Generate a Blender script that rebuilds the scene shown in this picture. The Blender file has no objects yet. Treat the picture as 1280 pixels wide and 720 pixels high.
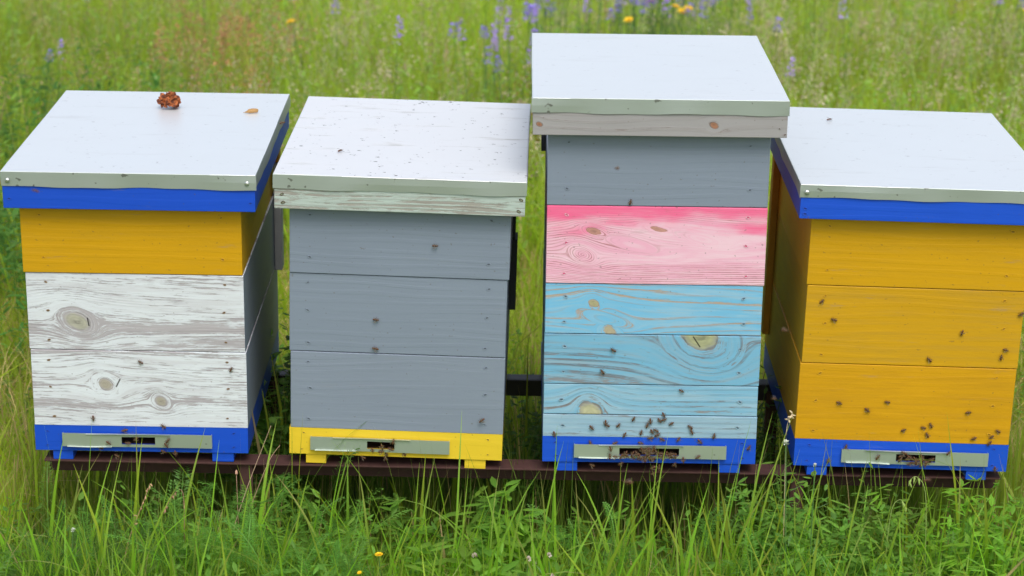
import bpy, math, random
import numpy as np
from mathutils import Matrix, Vector, Euler

random.seed(7)
rng = np.random.default_rng(11)
sc = bpy.context.scene
COL = sc.collection
R = math.radians
FB = 0.30            # height of the hive floors above the ground
FOOT = 0.022         # runner height under a floor
RAIL = FB - FOOT     # top of the stand rails


def lin(r, g, b):
    f = lambda c: (c / 255 / 12.92) if c / 255 <= 0.04045 else ((c / 255 + 0.055) / 1.055) ** 2.4
    return (f(r), f(g), f(b), 1.0)


# ------------------------------------------------------------------ tags
def tag(o, label=None, cat=None, group=None, kind=None):
    if label: o['label'] = label
    if cat: o['category'] = cat
    if group: o['group'] = group
    if kind: o['kind'] = kind
    return o


def empty(name, loc, rot=(0, 0, 0)):
    o = bpy.data.objects.new(name, None)
    o.location = loc
    o.rotation_euler = rot
    o.empty_display_size = 0.05
    COL.objects.link(o)
    return o


# ------------------------------------------------------------------ mesh builder
class MB:
    def __init__(self):
        self.v, self.f, self.m = [], [], []

    def add(self, vs, fs, mi=0):
        n = len(self.v)
        self.v += [tuple(p) for p in vs]
        self.f += [tuple(i + n for i in f) for f in fs]
        self.m += [mi] * len(fs)

    def box(self, x0, x1, y0, y1, z0, z1, mi=0):
        self.add([(x0, y0, z0), (x1, y0, z0), (x1, y1, z0), (x0, y1, z0),
                  (x0, y0, z1), (x1, y0, z1), (x1, y1, z1), (x0, y1, z1)],
                 [(0, 3, 2, 1), (4, 5, 6, 7), (0, 1, 5, 4), (1, 2, 6, 5), (2, 3, 7, 6), (3, 0, 4, 7)], mi)

    def tube(self, pts, rad, n=6, mi=0, cap=True):
        pts = [Vector(p) for p in pts]
        rings = []
        vs, fs = [], []
        up = Vector((0, 0, 1))
        for i, p in enumerate(pts):
            d = (pts[min(i + 1, len(pts) - 1)] - pts[max(i - 1, 0)]).normalized()
            a = d.cross(up)
            if a.length < 1e-3: a = d.cross(Vector((1, 0, 0)))
            a.normalize()
            b = d.cross(a).normalized()
            r = rad[i] if isinstance(rad, (list, tuple)) else rad
            for k in range(n):
                t = 2 * math.pi * k / n
                vs.append(p + a * (r * math.cos(t)) + b * (r * math.sin(t)))
        for i in range(len(pts) - 1):
            for k in range(n):
                k2 = (k + 1) % n
                fs.append((i * n + k, i * n + k2, (i + 1) * n + k2, (i + 1) * n + k))
        if cap:
            fs.append(tuple(range(n - 1, -1, -1)))
            fs.append(tuple((len(pts) - 1) * n + k for k in range(n)))
        self.add(vs, fs, mi)

    def build(self, name, mats, parent=None, bevel=0, smooth=False, loc=None, seg=2):
        me = bpy.data.meshes.new(name)
        me.from_pydata(self.v, [], self.f)
        if not isinstance(mats, (list, tuple)): mats = [mats]
        for m in mats: me.materials.append(m)
        for p, mi in zip(me.polygons, self.m):
            p.material_index = mi
            p.use_smooth = smooth
        me.update()
        o = bpy.data.objects.new(name, me)
        COL.objects.link(o)
        if parent: o.parent = parent
        if loc is not None: o.location = loc
        if bevel:
            b = o.modifiers.new('bevel', 'BEVEL')
            b.width = bevel
            b.segments = seg
            b.limit_method = 'ANGLE'
            b.angle_limit = R(40)
            b.harden_normals = False
        return o


# ------------------------------------------------------------------ node expression helper
class T:
    """small wrapper that lets node sockets be combined like numbers"""
    tree = None

    def __init__(self, s): self.s = s

    @staticmethod
    def math(op, *a, clamp=False):
        n = T.tree.nodes.new('ShaderNodeMath')
        n.operation = op
        n.use_clamp = clamp
        for i, x in enumerate(a):
            if isinstance(x, T): T.tree.links.new(x.s, n.inputs[i])
            else: n.inputs[i].default_value = float(x)
        return T(n.outputs[0])

    def __add__(s, o): return T.math('ADD', s, o)
    def __radd__(s, o): return T.math('ADD', o, s)
    def __sub__(s, o): return T.math('SUBTRACT', s, o)
    def __rsub__(s, o): return T.math('SUBTRACT', o, s)
    def __mul__(s, o): return T.math('MULTIPLY', s, o)
    def __rmul__(s, o): return T.math('MULTIPLY', o, s)
    def __truediv__(s, o): return T.math('DIVIDE', s, o)
    def __rtruediv__(s, o): return T.math('DIVIDE', o, s)


def sqrt(a): return T.math('SQRT', a)
def sin(a): return T.math('SINE', a)
def absv(a): return T.math('ABSOLUTE', a)
def mx(a, b): return T.math('MAXIMUM', a, b)
def mn(a, b): return T.math('MINIMUM', a, b)


def sstep(x, a, b, o0=0.0, o1=1.0):
    n = T.tree.nodes.new('ShaderNodeMapRange')
    n.interpolation_type = 'SMOOTHSTEP'
    T.tree.links.new(x.s, n.inputs[0])
    for i, v in ((1, a), (2, b), (3, o0), (4, o1)): n.inputs[i].default_value = v
    return T(n.outputs[0])


def vec(x, y, z=0.0):
    n = T.tree.nodes.new('ShaderNodeCombineXYZ')
    for i, v in enumerate((x, y, z)):
        if isinstance(v, T): T.tree.links.new(v.s, n.inputs[i])
        else: n.inputs[i].default_value = v
    return T(n.outputs[0])


def noise(v, scale=1.0, detail=2.0, rough=0.5, dist=0.0):
    n = T.tree.nodes.new('ShaderNodeTexNoise')
    n.noise_dimensions = '3D'
    T.tree.links.new(v.s, n.inputs['Vector'])
    n.inputs['Scale'].default_value = scale
    n.inputs['Detail'].default_value = detail
    n.inputs['Roughness'].default_value = rough
    n.inputs['Distortion'].default_value = dist
    return T(n.outputs[0])


def mix(f, a, b):
    n = T.tree.nodes.new('ShaderNodeMix')
    n.data_type = 'RGBA'
    n.clamp_factor = True
    if isinstance(f, T): T.tree.links.new(f.s, n.inputs[0])
    else: n.inputs[0].default_value = f
    for i, c in ((6, a), (7, b)):
        if isinstance(c, T): T.tree.links.new(c.s, n.inputs[i])
        else: n.inputs[i].default_value = c
    return T(n.outputs[2])


def new_mat(name):
    m = bpy.data.materials.new(name)
    m.use_nodes = True
    nt = m.node_tree
    nt.nodes.clear()
    out = nt.nodes.new('ShaderNodeOutputMaterial')
    bs = nt.nodes.new('ShaderNodeBsdfPrincipled')
    nt.links.new(bs.outputs[0], out.inputs[0])
    T.tree = nt
    return m, bs, out


def setin(bs, name, v):
    if isinstance(v, T): T.tree.links.new(v.s, bs.inputs[name])
    else: bs.inputs[name].default_value = v


def coord(kind='Object'):
    n = T.tree.nodes.new('ShaderNodeTexCoord')
    s = T.tree.nodes.new('ShaderNodeSeparateXYZ')
    T.tree.links.new(n.outputs[kind], s.inputs[0])
    return T(n.outputs[kind]), T(s.outputs[0]), T(s.outputs[1]), T(s.outputs[2])


def bump(bs, h, strength=0.4, dist=0.001):
    n = T.tree.nodes.new('ShaderNodeBump')
    n.inputs['Strength'].default_value = strength
    n.inputs['Distance'].default_value = dist
    T.tree.links.new(h.s, n.inputs['Height'])
    T.tree.links.new(n.outputs[0], bs.inputs['Normal'])


# ------------------------------------------------------------------ wood and paint
def wood_paint(name, paint, wood=lin(178, 170, 168), dark=lin(120, 112, 110), knots=(), bands=(),
               wear=0.0, soft=0.05, seed=0.0, freq=55.0, amp=2.2, line=0.5, knotcol=lin(172, 172, 140),
               paint2=None, grad=None, rough=0.5, fine=0.5, dirt=0.25, blotch=0.6, lines_dark=0.0, streak=0.45,
               bumpk=0.5, cracks=(), linew=0.45, bend=1.7, finek=1.1, fade=None, fadek=0.7, rimk=0.5, scuff=0.35):
    """paint on a sawn board: contour-line grain that bends round knots; paint lost along the grain"""
    m, bs, out = new_mat(name)
    co, x, y, z = coord()
    u = x * (1.0 + y * (1 / 0.225))
    us = u + seed
    wob = noise(vec(us * 2.2, z * 9.0, seed), 1.0, 2.0) - 0.5
    psi = z + wob * 0.018
    kmask = None
    rim = None
    kring = None
    fibk = noise(vec(us * 60.0, z * 260.0, seed + 2.0), 1.0, 2.0)
    hearts = None
    halos = None
    for (kx, kz, kr, st, *kf) in knots:
        kf = kf[0] if kf else 1.0
        dx = u - kx
        dz = z - kz
        wq = noise(vec(us * 45.0, z * 45.0, seed + kx), 1.0, 2.0) - 0.5
        dz2 = dz + dx * 0.22
        d2 = dx * dx * st + dz2 * dz2
        dk = sqrt(d2) + wob * (kr * 1.4)
        d = dk + wq * (kr * 0.3)
        hrt = sstep(dk, kr * 0.12, kr * 0.45, 1.0, 0.0) * kf
        halo = sstep(dk, kr * 0.9, kr * 2.0, 1.0, 0.0) * kf
        # streamlines that part round the knot
        ra = kr * bend
        inn = sstep(d, ra * 0.92, ra * 1.04, 1.0, 0.0)
        psi = (psi - dz * (ra * ra) / mx(d2, ra * ra)) * (1.0 - inn) + inn * ((d - ra) * 1.3 + kz)
        km = sstep(d + (fibk - 0.5) * (kr * 0.5), kr * 0.62, kr * 1.18, 1.0, 0.0) * kf
        rm = sstep(absv(d - kr * 1.05), 0.0, kr * 0.13, 1.0, 0.0) * sstep(noise(vec(us * 30.0, z * 30.0, seed + kz), 1.0, 1.0), 0.44, 0.56) * kf
        kr_ = sin(d * (6.28 / (kr * 0.34))) * 0.5 + 0.5
        kmask = km if kmask is None else mx(kmask, km)
        rim = rm if rim is None else mx(rim, rm)
        hearts = hrt if hearts is None else mx(hearts, hrt)
        halos = halo if halos is None else mx(halos, halo)
        kring = (kr_ * km) if kring is None else mx(kring, kr_ * km)
    cath = noise(vec(us * 2.6, z * 16.0, seed * 1.7), 1.0, 1.0)
    ph = psi * freq + cath * amp
    lw = sin(ph * 6.2832) * 0.5 + 0.5                   # late wood lines
    lw = sstep(lw, linew, min(0.98, linew + 0.4))
    mod = noise(vec(us * 3.0, psi * 30.0, seed + 3.0), 1.0, 2.0)
    lwm = lw * sstep(mod, 0.35, 0.6)
    fib = noise(vec(us * 9.0, psi * 300.0, seed + 5.0), 1.0, 3.0, 0.7)
    fib2 = noise(vec(us * 30.0, z * 1500.0, seed + 8.0), 1.0, 2.0, 0.6)
    blo = noise(vec(us * 4.5, psi * 34.0, seed + 11.0), 1.0, 5.0, 0.65)
    chip = noise(vec(us * 38.0, z * 120.0, seed + 13.0), 1.0, 3.0, 0.65)
    fin = noise(vec(us * 26.0, psi * 620.0 + z * 90.0, seed + 17.0), 1.0, 3.0, 0.7)
    bterm = None
    for (bz, bw, ba) in bands:
        q = (psi - bz) / bw
        g = T.math('EXPONENT', (q * q) * -1.0) * ba
        bterm = g if bterm is None else bterm + g
    s = (blo - 0.5) * (blotch * 2) + (fib - 0.5) * (streak * 2) + (chip - 0.5) * 1.0 + (fin - 0.5) * finek + lwm * line
    if bterm is not None: s = s + bterm
    if kmask is not None: s = s + kmask * 2.0 + rim * 0.6 + halos * 0.22
    worn = sstep(s, 1.0 - wear * 1.5 - soft, 1.0 - wear * 1.5 + soft)
    wc = mix(sstep(fib, 0.3, 0.7) * 0.45, wood, dark)
    wc = mix(lwm * 0.6 * sstep(fin, 0.3, 0.55), wc, dark)
    wc = mix(sstep(fin, 0.5, 0.7) * 0.35, wc, dark)
    if kmask is not None:
        kc = mix(kring * 0.30 + sstep(chip, 0.4, 0.65) * 0.35, knotcol, tuple(c * 0.55 for c in knotcol[:3]) + (1,))
        kc = mix(hearts * sstep(chip, 0.4, 0.6) * 0.7, kc, tuple(c * 0.38 for c in knotcol[:3]) + (1,))
        wc = mix(kmask * 0.85, wc, kc)
        wc = mix(rim * sstep(fib, 0.2, 0.55) * rimk, wc, tuple(c * 0.3 for c in dark[:3]) + (1,))
    pc = paint
    if paint2 is not None:
        gz0, gz1 = grad
        gg = sstep(z + (noise(vec(us * 9.0, z * 34.0, seed), 1.0, 4.0) - 0.5) * 0.10 + absv(x) * 0.04 - 0.006, gz0, gz1)
        pc = mix(gg, paint2, paint)
        lwm = lwm * (1.0 - gg * 0.85)
    va = noise(vec(us * 5.0, z * 9.0, seed + 20.0), 1.0, 3.0, 0.6)
    if not isinstance(pc, T):
        lo = tuple(c * (1 - dirt * 0.45) for c in pc[:3]) + (1,)
        hi = tuple(min(1, c * (1 + dirt * 0.30)) for c in pc[:3]) + (1,)
        pc = mix(va, lo, hi)
    if fade is not None:
        fd = noise(vec(us * 5.0, psi * 60.0 + z * 12.0, seed + 41.0), 1.0, 5.0, 0.7)
        pc = mix(sstep(fd, 0.40, 0.66) * fadek * ((1.0 - gg * 0.9) if paint2 is not None else 1.0), pc, fade)
    pc = mix(sstep(fib2, 0.5, 0.8) * fine * 0.22, pc, dark)
    pc = mix(lwm * lines_dark * sstep(fin, 0.34, 0.54), pc, dark)
    # specks of dirt
    sp = noise(vec(us * 130.0, z * 150.0, seed + 31.0), 1.0, 1.0)
    pc = mix(sstep(sp, 0.73, 0.78) * 0.4, pc, lin(96, 84, 62))
    sc_ = noise(vec(us * 7.0, z * 46.0, seed + 37.0), 1.0, 6.0, 0.75)
    pc = mix(sstep(sc_, 0.60, 0.72) * scuff, pc, tuple(min(1, c_ * 0.55 + 0.16) for c_ in dark[:3]) + (1,))
    col = mix(worn, pc, wc)
    for (ax, az, bx, bz, w) in cracks:       # a dark split in the board
        ln = math.hypot(bx - ax, bz - az)
        tx, tz = (bx - ax) / ln, (bz - az) / ln
        t = (u - ax) * tx + (z - az) * tz
        dd = absv((u - ax) * (-tz) + (z - az) * tx)
        cm = sstep(dd, w * 0.4, w, 1.0, 0.0) * sstep(absv(t - ln / 2), ln * 0.42, ln * 0.5, 1.0, 0.0)
        col = mix(cm * 0.9, col, lin(38, 34, 34))
    setin(bs, 'Base Color', col)
    setin(bs, 'Roughness', worn * 0.3 + rough)
    setin(bs, 'Specular IOR Level', 0.35)
    h = (1.0 - worn) * 0.5 + fib * 0.35 * bumpk + lwm * 0.25 + fib2 * 0.12
    if kmask is not None: h = h - rim * 0.5
    bump(bs, h, 0.55, 0.0012)
    return m


def simple(name, col, rough=0.6, metal=0.0, var=0.15, scale=30.0, bumpd=0.0):
    m, bs, out = new_mat(name)
    co, x, y, z = coord()
    n = noise(co, scale, 4.0, 0.6)
    lo = tuple(c * (1 - var) for c in col[:3]) + (1,)
    hi = tuple(min(1, c * (1 + var)) for c in col[:3]) + (1,)
    setin(bs, 'Base Color', mix(n, lo, hi))
    setin(bs, 'Roughness', rough)
    setin(bs, 'Metallic', metal)
    if bumpd: bump(bs, n, 0.6, bumpd)
    return m


def metal_sheet(name, base=(0.92, 0.96, 0.97, 1), dirt=0.3, seed=0.0, rough=0.42, metallic=0.55, stain=lin(120, 112, 96)):
    m, bs, out = new_mat(name)
    co, x, y, z = coord()
    a = noise(vec(x * 3.0, y * 3.0, z * 20.0 + seed), 1.0, 4.0, 0.6)
    sm = noise(vec(x * 4.0, y * 22.0, z * 14.0 + seed + 4), 1.0, 5.0, 0.7)
    sp = noise(vec(x * 60.0, y * 120.0, z * 60.0 + seed + 9), 1.0, 2.0, 0.6)
    c = mix(a, base, tuple(v * 0.93 for v in base[:3]) + (1,))
    c = mix(sstep(sm, 0.55, 0.8) * dirt, c, stain)
    c = mix(sstep(sp, 0.68, 0.74) * min(1, dirt * 1.8), c, lin(70, 62, 50))
    setin(bs, 'Base Color', c)
    setin(bs, 'Metallic', metallic)
    setin(bs, 'Roughness', a * 0.14 + rough - 0.05 + sstep(sm, 0.5, 0.8) * dirt * 0.3)
    bump(bs, noise(vec(x * 9.0, y * 9.0, z * 9.0 + seed), 1.0, 2.0), 0.25, 0.002)
    return m


YEL = lin(212, 160, 10)
BLU = lin(27, 80, 200)
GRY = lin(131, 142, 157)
M = {}
M['yellow'] = wood_paint('yellow_paint', lin(210, 158, 16), fade=lin(196, 150, 30), fadek=.5, wear=-0.12, seed=1.3, dirt=0.25, fine=0.5, dark=lin(150, 105, 20), rough=0.42)
M['yellow_b'] = wood_paint('yellow_paint_b', lin(206, 156, 22), fade=lin(188, 146, 44), fadek=.6, wear=-0.08, seed=5.3, dirt=0.3, fine=0.7, dark=lin(150, 108, 26), rough=0.45)
M['yellow_c'] = wood_paint('yellow_paint_c', lin(210, 155, 18), fade=lin(190, 140, 26), fadek=.6, wear=-0.12, seed=8.9, dirt=0.3, fine=0.6, dark=lin(148, 100, 20), rough=0.45)
M['yellow_lemon'] = wood_paint('lemon_paint', lin(234, 200, 52), wear=-0.25, seed=2.2, dirt=0.2, dark=lin(170, 140, 40), rough=0.45)
M['blue'] = wood_paint('blue_paint', BLU, wear=-0.2, seed=3.1, dirt=0.3, dark=lin(18, 44, 120), rough=0.42)
M['blue_b'] = wood_paint('blue_paint_b', lin(28, 84, 206), wear=-0.14, seed=7.7, dirt=0.35, dark=lin(18, 40, 110), rough=0.42)
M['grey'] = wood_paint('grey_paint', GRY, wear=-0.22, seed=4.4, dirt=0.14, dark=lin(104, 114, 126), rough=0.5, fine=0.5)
M['grey_b'] = wood_paint('grey_paint_b', lin(133, 143, 158), wear=-0.2, seed=9.1, dirt=0.16, dark=lin(106, 116, 128), rough=0.5, fine=0.9)
M['grey_c'] = wood_paint('grey_paint_c', lin(130, 141, 156), wear=-0.22, seed=14.6, dirt=0.18, dark=lin(104, 116, 130), rough=0.5, fine=0.7)
WHT = lin(222, 227, 232)
# hive 1, upper white box (z 0..0.169): big knot left
M['white_a'] = wood_paint('peeling_white_a', WHT, wood=lin(190, 185, 188), dark=lin(150, 144, 147),
                          knots=((-0.122, 0.061, 0.016, 0.5),), bands=((0.050, 0.014, 0.6), (0.004, 0.028, 0.50), (0.110, 0.008, 0.2)),
                          wear=0.37, soft=0.14, seed=2.5, freq=170, amp=1.0, line=0.28, rough=0.6, dirt=0.08, fine=0.5, finek=1.9, bend=1.9, rimk=0.3,
                          knotcol=lin(184, 182, 160), blotch=1.3, streak=1.2, fade=lin(204, 204, 208), cracks=((-0.0985, 0.052, -0.1015, 0.072, 0.002),))
M['white_b'] = wood_paint('peeling_white_b', WHT, wood=lin(190, 185, 188), dark=lin(148, 142, 145),
                          knots=((-0.072, 0.095, 0.014, 0.7), (0.044, 0.058, 0.010, 0.8)),
                          bands=((0.058, 0.016, 0.55), (0.166, 0.009, 0.5), (0.092, 0.010, 0.2)),
                          wear=0.36, soft=0.14, seed=6.2, freq=170, amp=1.0, line=0.25, rough=0.6, dirt=0.08, fine=0.5, finek=1.9, bend=1.9, rimk=0.3,
                          knotcol=lin(176, 168, 148), blotch=1.3, streak=1.2, fade=lin(204, 204, 208), cracks=((-0.040, 0.108, -0.050, 0.088, 0.002),))
M['pink'] = wood_paint('pink_paint', lin(242, 106, 150), wood=lin(206, 162, 150), dark=lin(168, 104, 100),
                       paint2=lin(236, 176, 198), grad=(0.108, 0.158), knots=((-0.150, 0.062, 0.009, 0.4, 0.1), (-0.128, 0.112, 0.006, 0.2, 0.85), (0.004, 0.118, 0.004, 0.08, 0.7), (0.09, 0.100, 0.006, 0.06, 0.0), (-0.05, 0.085, 0.006, 0.06, 0.0)),
                       bands=((0.085, 0.030, 0.12),), wear=0.18, soft=0.14, finek=1.7, fade=lin(240, 208, 218), fadek=0.75, seed=12.5, freq=230, amp=3.4, line=0.3, rough=0.55, dirt=0.2, fine=0.6,
                       blotch=0.6, streak=0.6, knotcol=lin(198, 146, 128), lines_dark=0.75, linew=0.55, bend=2.2)
SB = dict(fade=lin(166, 194, 208), fadek=0.6, finek=1.7, paint=lin(120, 184, 216), wood=lin(160, 158, 156), dark=lin(112, 112, 116), soft=0.16, rough=0.55, dirt=0.22, fine=0.7)
# sky-blue box of hive 3: four planks, z measured from the bottom of the box
M['sky_1'] = wood_paint('sky_paint_1', **{**SB, 'paint': lin(116, 186, 222), 'wood': lin(182, 168, 152), 'dark': lin(168, 152, 140)}, knots=((-0.125, 0.296, 0.007, 0.6), (-0.09, 0.236, 0.012, 0.8, .5), (-0.10, 0.262, 0.007, .08, 0.0)),
                        bands=((0.298, 0.004, 0.5),), wear=0.31, seed=21.0, freq=90, amp=5.5, line=0.5, blotch=0.7, streak=0.5,
                        knotcol=lin(176, 172, 128), lines_dark=0.75, linew=0.72, bend=2.2)
M['sky_2'] = wood_paint('sky_paint_2', **{**SB, 'wood': lin(150, 152, 156), 'dark': lin(104, 116, 126), 'paint': lin(118, 178, 208), 'fade': lin(150, 174, 188), 'fadek': .8}, knots=((0.098, 0.228, 0.026, 0.7),), bands=((0.14, 0.014, 0.35),), wear=0.40, seed=24.3, freq=74, amp=2.6, line=0.45,
                        blotch=0.9, streak=0.35, knotcol=lin(180, 182, 134), lines_dark=0.8, linew=0.32, bend=2.9, cracks=((0.083, 0.2275, 0.100, 0.202, 0.002),))
M['sky_3'] = wood_paint('sky_paint_3', **{**SB, 'paint': lin(128, 182, 210)}, knots=((-0.125, 0.046, 0.033, 1.6),), bands=((0.060, 0.006, 0.3),),
                        wear=0.30, seed=28.8, freq=90, amp=2.0, line=0.3, blotch=0.7, streak=0.5, knotcol=lin(198, 196, 154), lines_dark=0.25, bend=1.3)
M['sky_4'] = wood_paint('sky_paint_4', **{**SB, 'paint': lin(146, 180, 200)}, wear=0.30, seed=31.8, freq=90, amp=2.0, line=0.3, blotch=0.7, streak=0.5, lines_dark=0.25)
M['rim_green'] = wood_paint('weathered_rim_green', lin(182, 196, 188), wood=lin(172, 169, 160), dark=lin(118, 114, 106), wear=0.70, soft=0.12,
                            seed=41, freq=110, amp=2.5, line=-0.7, blotch=1.3, rough=0.7, fine=0.8, lines_dark=0.3, streak=0.8)
M['rim_grey'] = wood_paint('weathered_rim_grey', lin(160, 157, 157), wood=lin(152, 144, 140), dark=lin(128, 112, 104), wear=0.3, soft=0.2,
                           seed=44, freq=60, amp=2.5, line=0.3, blotch=0.5, rough=0.7, fine=0.6, lines_dark=0.15,
                           knots=((0.108, 0.024, 0.006, 0.6), (-0.242, 0.022, 0.005, 0.6)), knotcol=lin(168, 116, 84))
M['bare'] = wood_paint('bare_wood', lin(150, 122, 88), wear=0.3, seed=50, rough=0.7)
M['metal_1'] = metal_sheet('zinc_sheet_1', dirt=0.16, seed=1)
M['metal_2'] = metal_sheet('zinc_sheet_2', dirt=0.8, seed=5, base=(0.96, 0.97, 0.97, 1), rough=0.5)
M['metal_3'] = metal_sheet('zinc_sheet_3', dirt=0.12, seed=9)
M['metal_4'] = metal_sheet('zinc_sheet_4', dirt=0.16, seed=13)
M['lip'] = metal_sheet('zinc_fold_grass_reflection', dirt=0.35, seed=23, rough=0.4, base=(0.50, 0.56, 0.525, 1), metallic=0.6)  # same sheet on the folds; darker green base paints in the grass reflection
M['strip'] = metal_sheet('zinc_strip', dirt=0.25, seed=17, rough=0.42, base=(0.56, 0.62, 0.56, 1), metallic=0.7)
M['rivet'] = simple('rivet_metal', (0.62, 0.64, 0.63, 1), 0.35, 0.9)
M['nail_dark'] = simple('nail_rust', lin(92, 74, 58), 0.7, 0.2, 0.3, 400)
M['nail_grey'] = simple('nail_grey', lin(88, 96, 106), 0.6, 0.1, 0.3, 400)
M['nail_yellow'] = simple('nail_yellow', lin(150, 108, 14), 0.6, 0.0, 0.3, 400)
M['nail_blue'] = simple('nail_blue', lin(14, 48, 132), 0.6, 0.0, 0.3, 400)
M['nail_pink'] = simple('nail_pink', lin(214, 84, 128), 0.6, 0.0, 0.3, 400)
M['nail_sky'] = simple('nail_sky', lin(74, 104, 122), 0.6, 0.2, 0.3, 400)
M['black'] = simple('black_batten', lin(34, 36, 40), 0.6, 0.0, 0.3, 40)
M['batten_grey'] = simple('grey_batten', lin(168, 168, 168), 0.7, 0.0, 0.15, 40)
M['batten_yellow'] = simple('yellow_batten', lin(176, 124, 14), 0.6, 0.0, 0.2, 40)
M['inside'] = simple('old_inside_wood', lin(70, 46, 34), 0.8, 0, 0.4, 60)
M['rust'] = simple('rusty_steel', lin(76, 48, 44), 0.75, 0.2, 0.4, 60, 0.0006)
M['rail_grey'] = simple('dark_steel', lin(58, 54, 56), 0.5, 0.5, 0.3, 40, 0.0004)


# ------------------------------------------------------------------ hives
HV = [  # cx, cy, yaw, tilt_y, tilt_x, z3, z2, z1, z0, z_rm, z_rt, roof_w, roof_off
    [-0.7767, 4.3375, 0.0, -0.0029, 0.013, 0.057, 0.2278, 0.3972, 0.5433, 0.5902, 0.6212, 0.5107, 0.0003],
    [-0.2398, 4.3349, -0.0126, 0.0123, 0.0012, 0.059, 0.2314, 0.4025, 0.5479, 0.5909, 0.6203, 0.5084, 0.0021],
    [0.2963, 4.3294, -0.0019, -0.007, -0.0124, 0.0568, 0.3955, 0.5622, 0.7155, 0.7616, 0.7919, 0.5097, -0.0008],
    [0.8261, 4.3251, 0.0009, 0.0128, -0.0023, 0.0603, 0.2313, 0.4016, 0.5506, 0.5961, 0.6228, 0.5168, 0.0031]]
BW, BD, RD = 0.45, 0.614, 0.674


def nail_mesh(name, mat_hole, mat_ring):
    """punched nail: a shallow dimple with a raised rim and a dark slit"""
    b = MB()
    n = 10
    vs, fs = [], []
    prof = [(0.0046, 0.0), (0.0040, -0.0005), (0.0031, -0.0003), (0.0024, 0.0)]
    for r, yy in prof:
        for k in range(n):
            t = 2 * math.pi * k / n
            vs.append((r * math.cos(t) * 1.15, yy - 0.0001, r * math.sin(t) * 0.7))
    for i in range(3):
        for k in range(n):
            k2 = (k + 1) % n
            fs.append((i * n + k, i * n + k2, (i + 1) * n + k2, (i + 1) * n + k))
    b.add(vs, fs, 1)
    b.add([(0.0026 * math.cos(2 * math.pi * k / n) * 1.2, -0.00035, 0.0026 * math.sin(2 * math.pi * k / n) * 0.62) for k in range(n)],
          [tuple(range(n))], 0)
    b.add([(-0.0075, -0.0003, 0.0002), (0, -0.0003, -0.0006), (0.0068, -0.0003, 0.0003), (0, -0.0003, 0.0009)], [(0, 1, 2, 3)], 0)
    me = bpy.data.meshes.new(name)
    me.from_pydata(b.v, [], b.f)
    me.materials.append(mat_hole)
    me.materials.append(mat_ring)
    for p, mi in zip(me.polygons, b.m): p.material_index = mi
    return me


NAILS = {}
def nails(parent, mat, ring, spots):
    key = (mat, ring)
    if key not in NAILS: NAILS[key] = nail_mesh('nail', M[mat], M[ring])
    for (x, z) in spots:
        o = bpy.data.objects.new('nail', NAILS[key])
        COL.objects.link(o)
        o.parent = parent
        o.location = (x + random.uniform(-.003, .003), -0.0004, z + random.uniform(-.002, .002))
        o.rotation_euler = (0, random.uniform(-.5, .5), 0)
        s = random.uniform(.75, 1.1) * (0.72 if mat == 'nail_dark' else 1.0)
        o.scale = (s, 1, s)


def hive_body(root, zb, zt, mats, seams=(), dx=0.0, dy=0.0, w=BW, nail=None, side=None, rows=3, ncol=(-0.185, 0.185)):
    h = zt - zb
    b = MB()
    lv = [0.0] + [s for s in seams] + [h - 0.0014]
    for i in range(len(lv) - 1):
        z0 = lv[i] + (0.0008 if i else 0)
        z1 = lv[i + 1] - (0.0008 if i < len(lv) - 2 else 0)
        ins = 0.0 if i % 2 == 0 else 0.0009
        b.box(-w / 2 + ins, w / 2 - ins, ins, BD, z0, z1, i if len(mats) > 1 else 0)
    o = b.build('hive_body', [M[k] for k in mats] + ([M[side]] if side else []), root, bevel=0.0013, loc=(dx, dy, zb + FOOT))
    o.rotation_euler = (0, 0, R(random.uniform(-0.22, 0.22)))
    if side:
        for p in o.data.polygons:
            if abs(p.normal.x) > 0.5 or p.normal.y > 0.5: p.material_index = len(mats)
    if nail:
        zs = []
        for i in range(len(lv) - 1):
            a, c = lv[i], lv[i + 1]
            k = max(1, round((c - a) / 0.052)) if len(lv) > 2 else rows
            zs += [a + (c - a) * (j + 0.5) / k for j in range(k)] if len(lv) > 2 else [a + (c - a) * f for f in ((0.2, 0.75) if rows == 2 else (0.12, 0.52, 0.88))]
        nails(o, nail[0], nail[1], [(cx_, q) for q in zs for cx_ in ncol])
    return o


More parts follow.
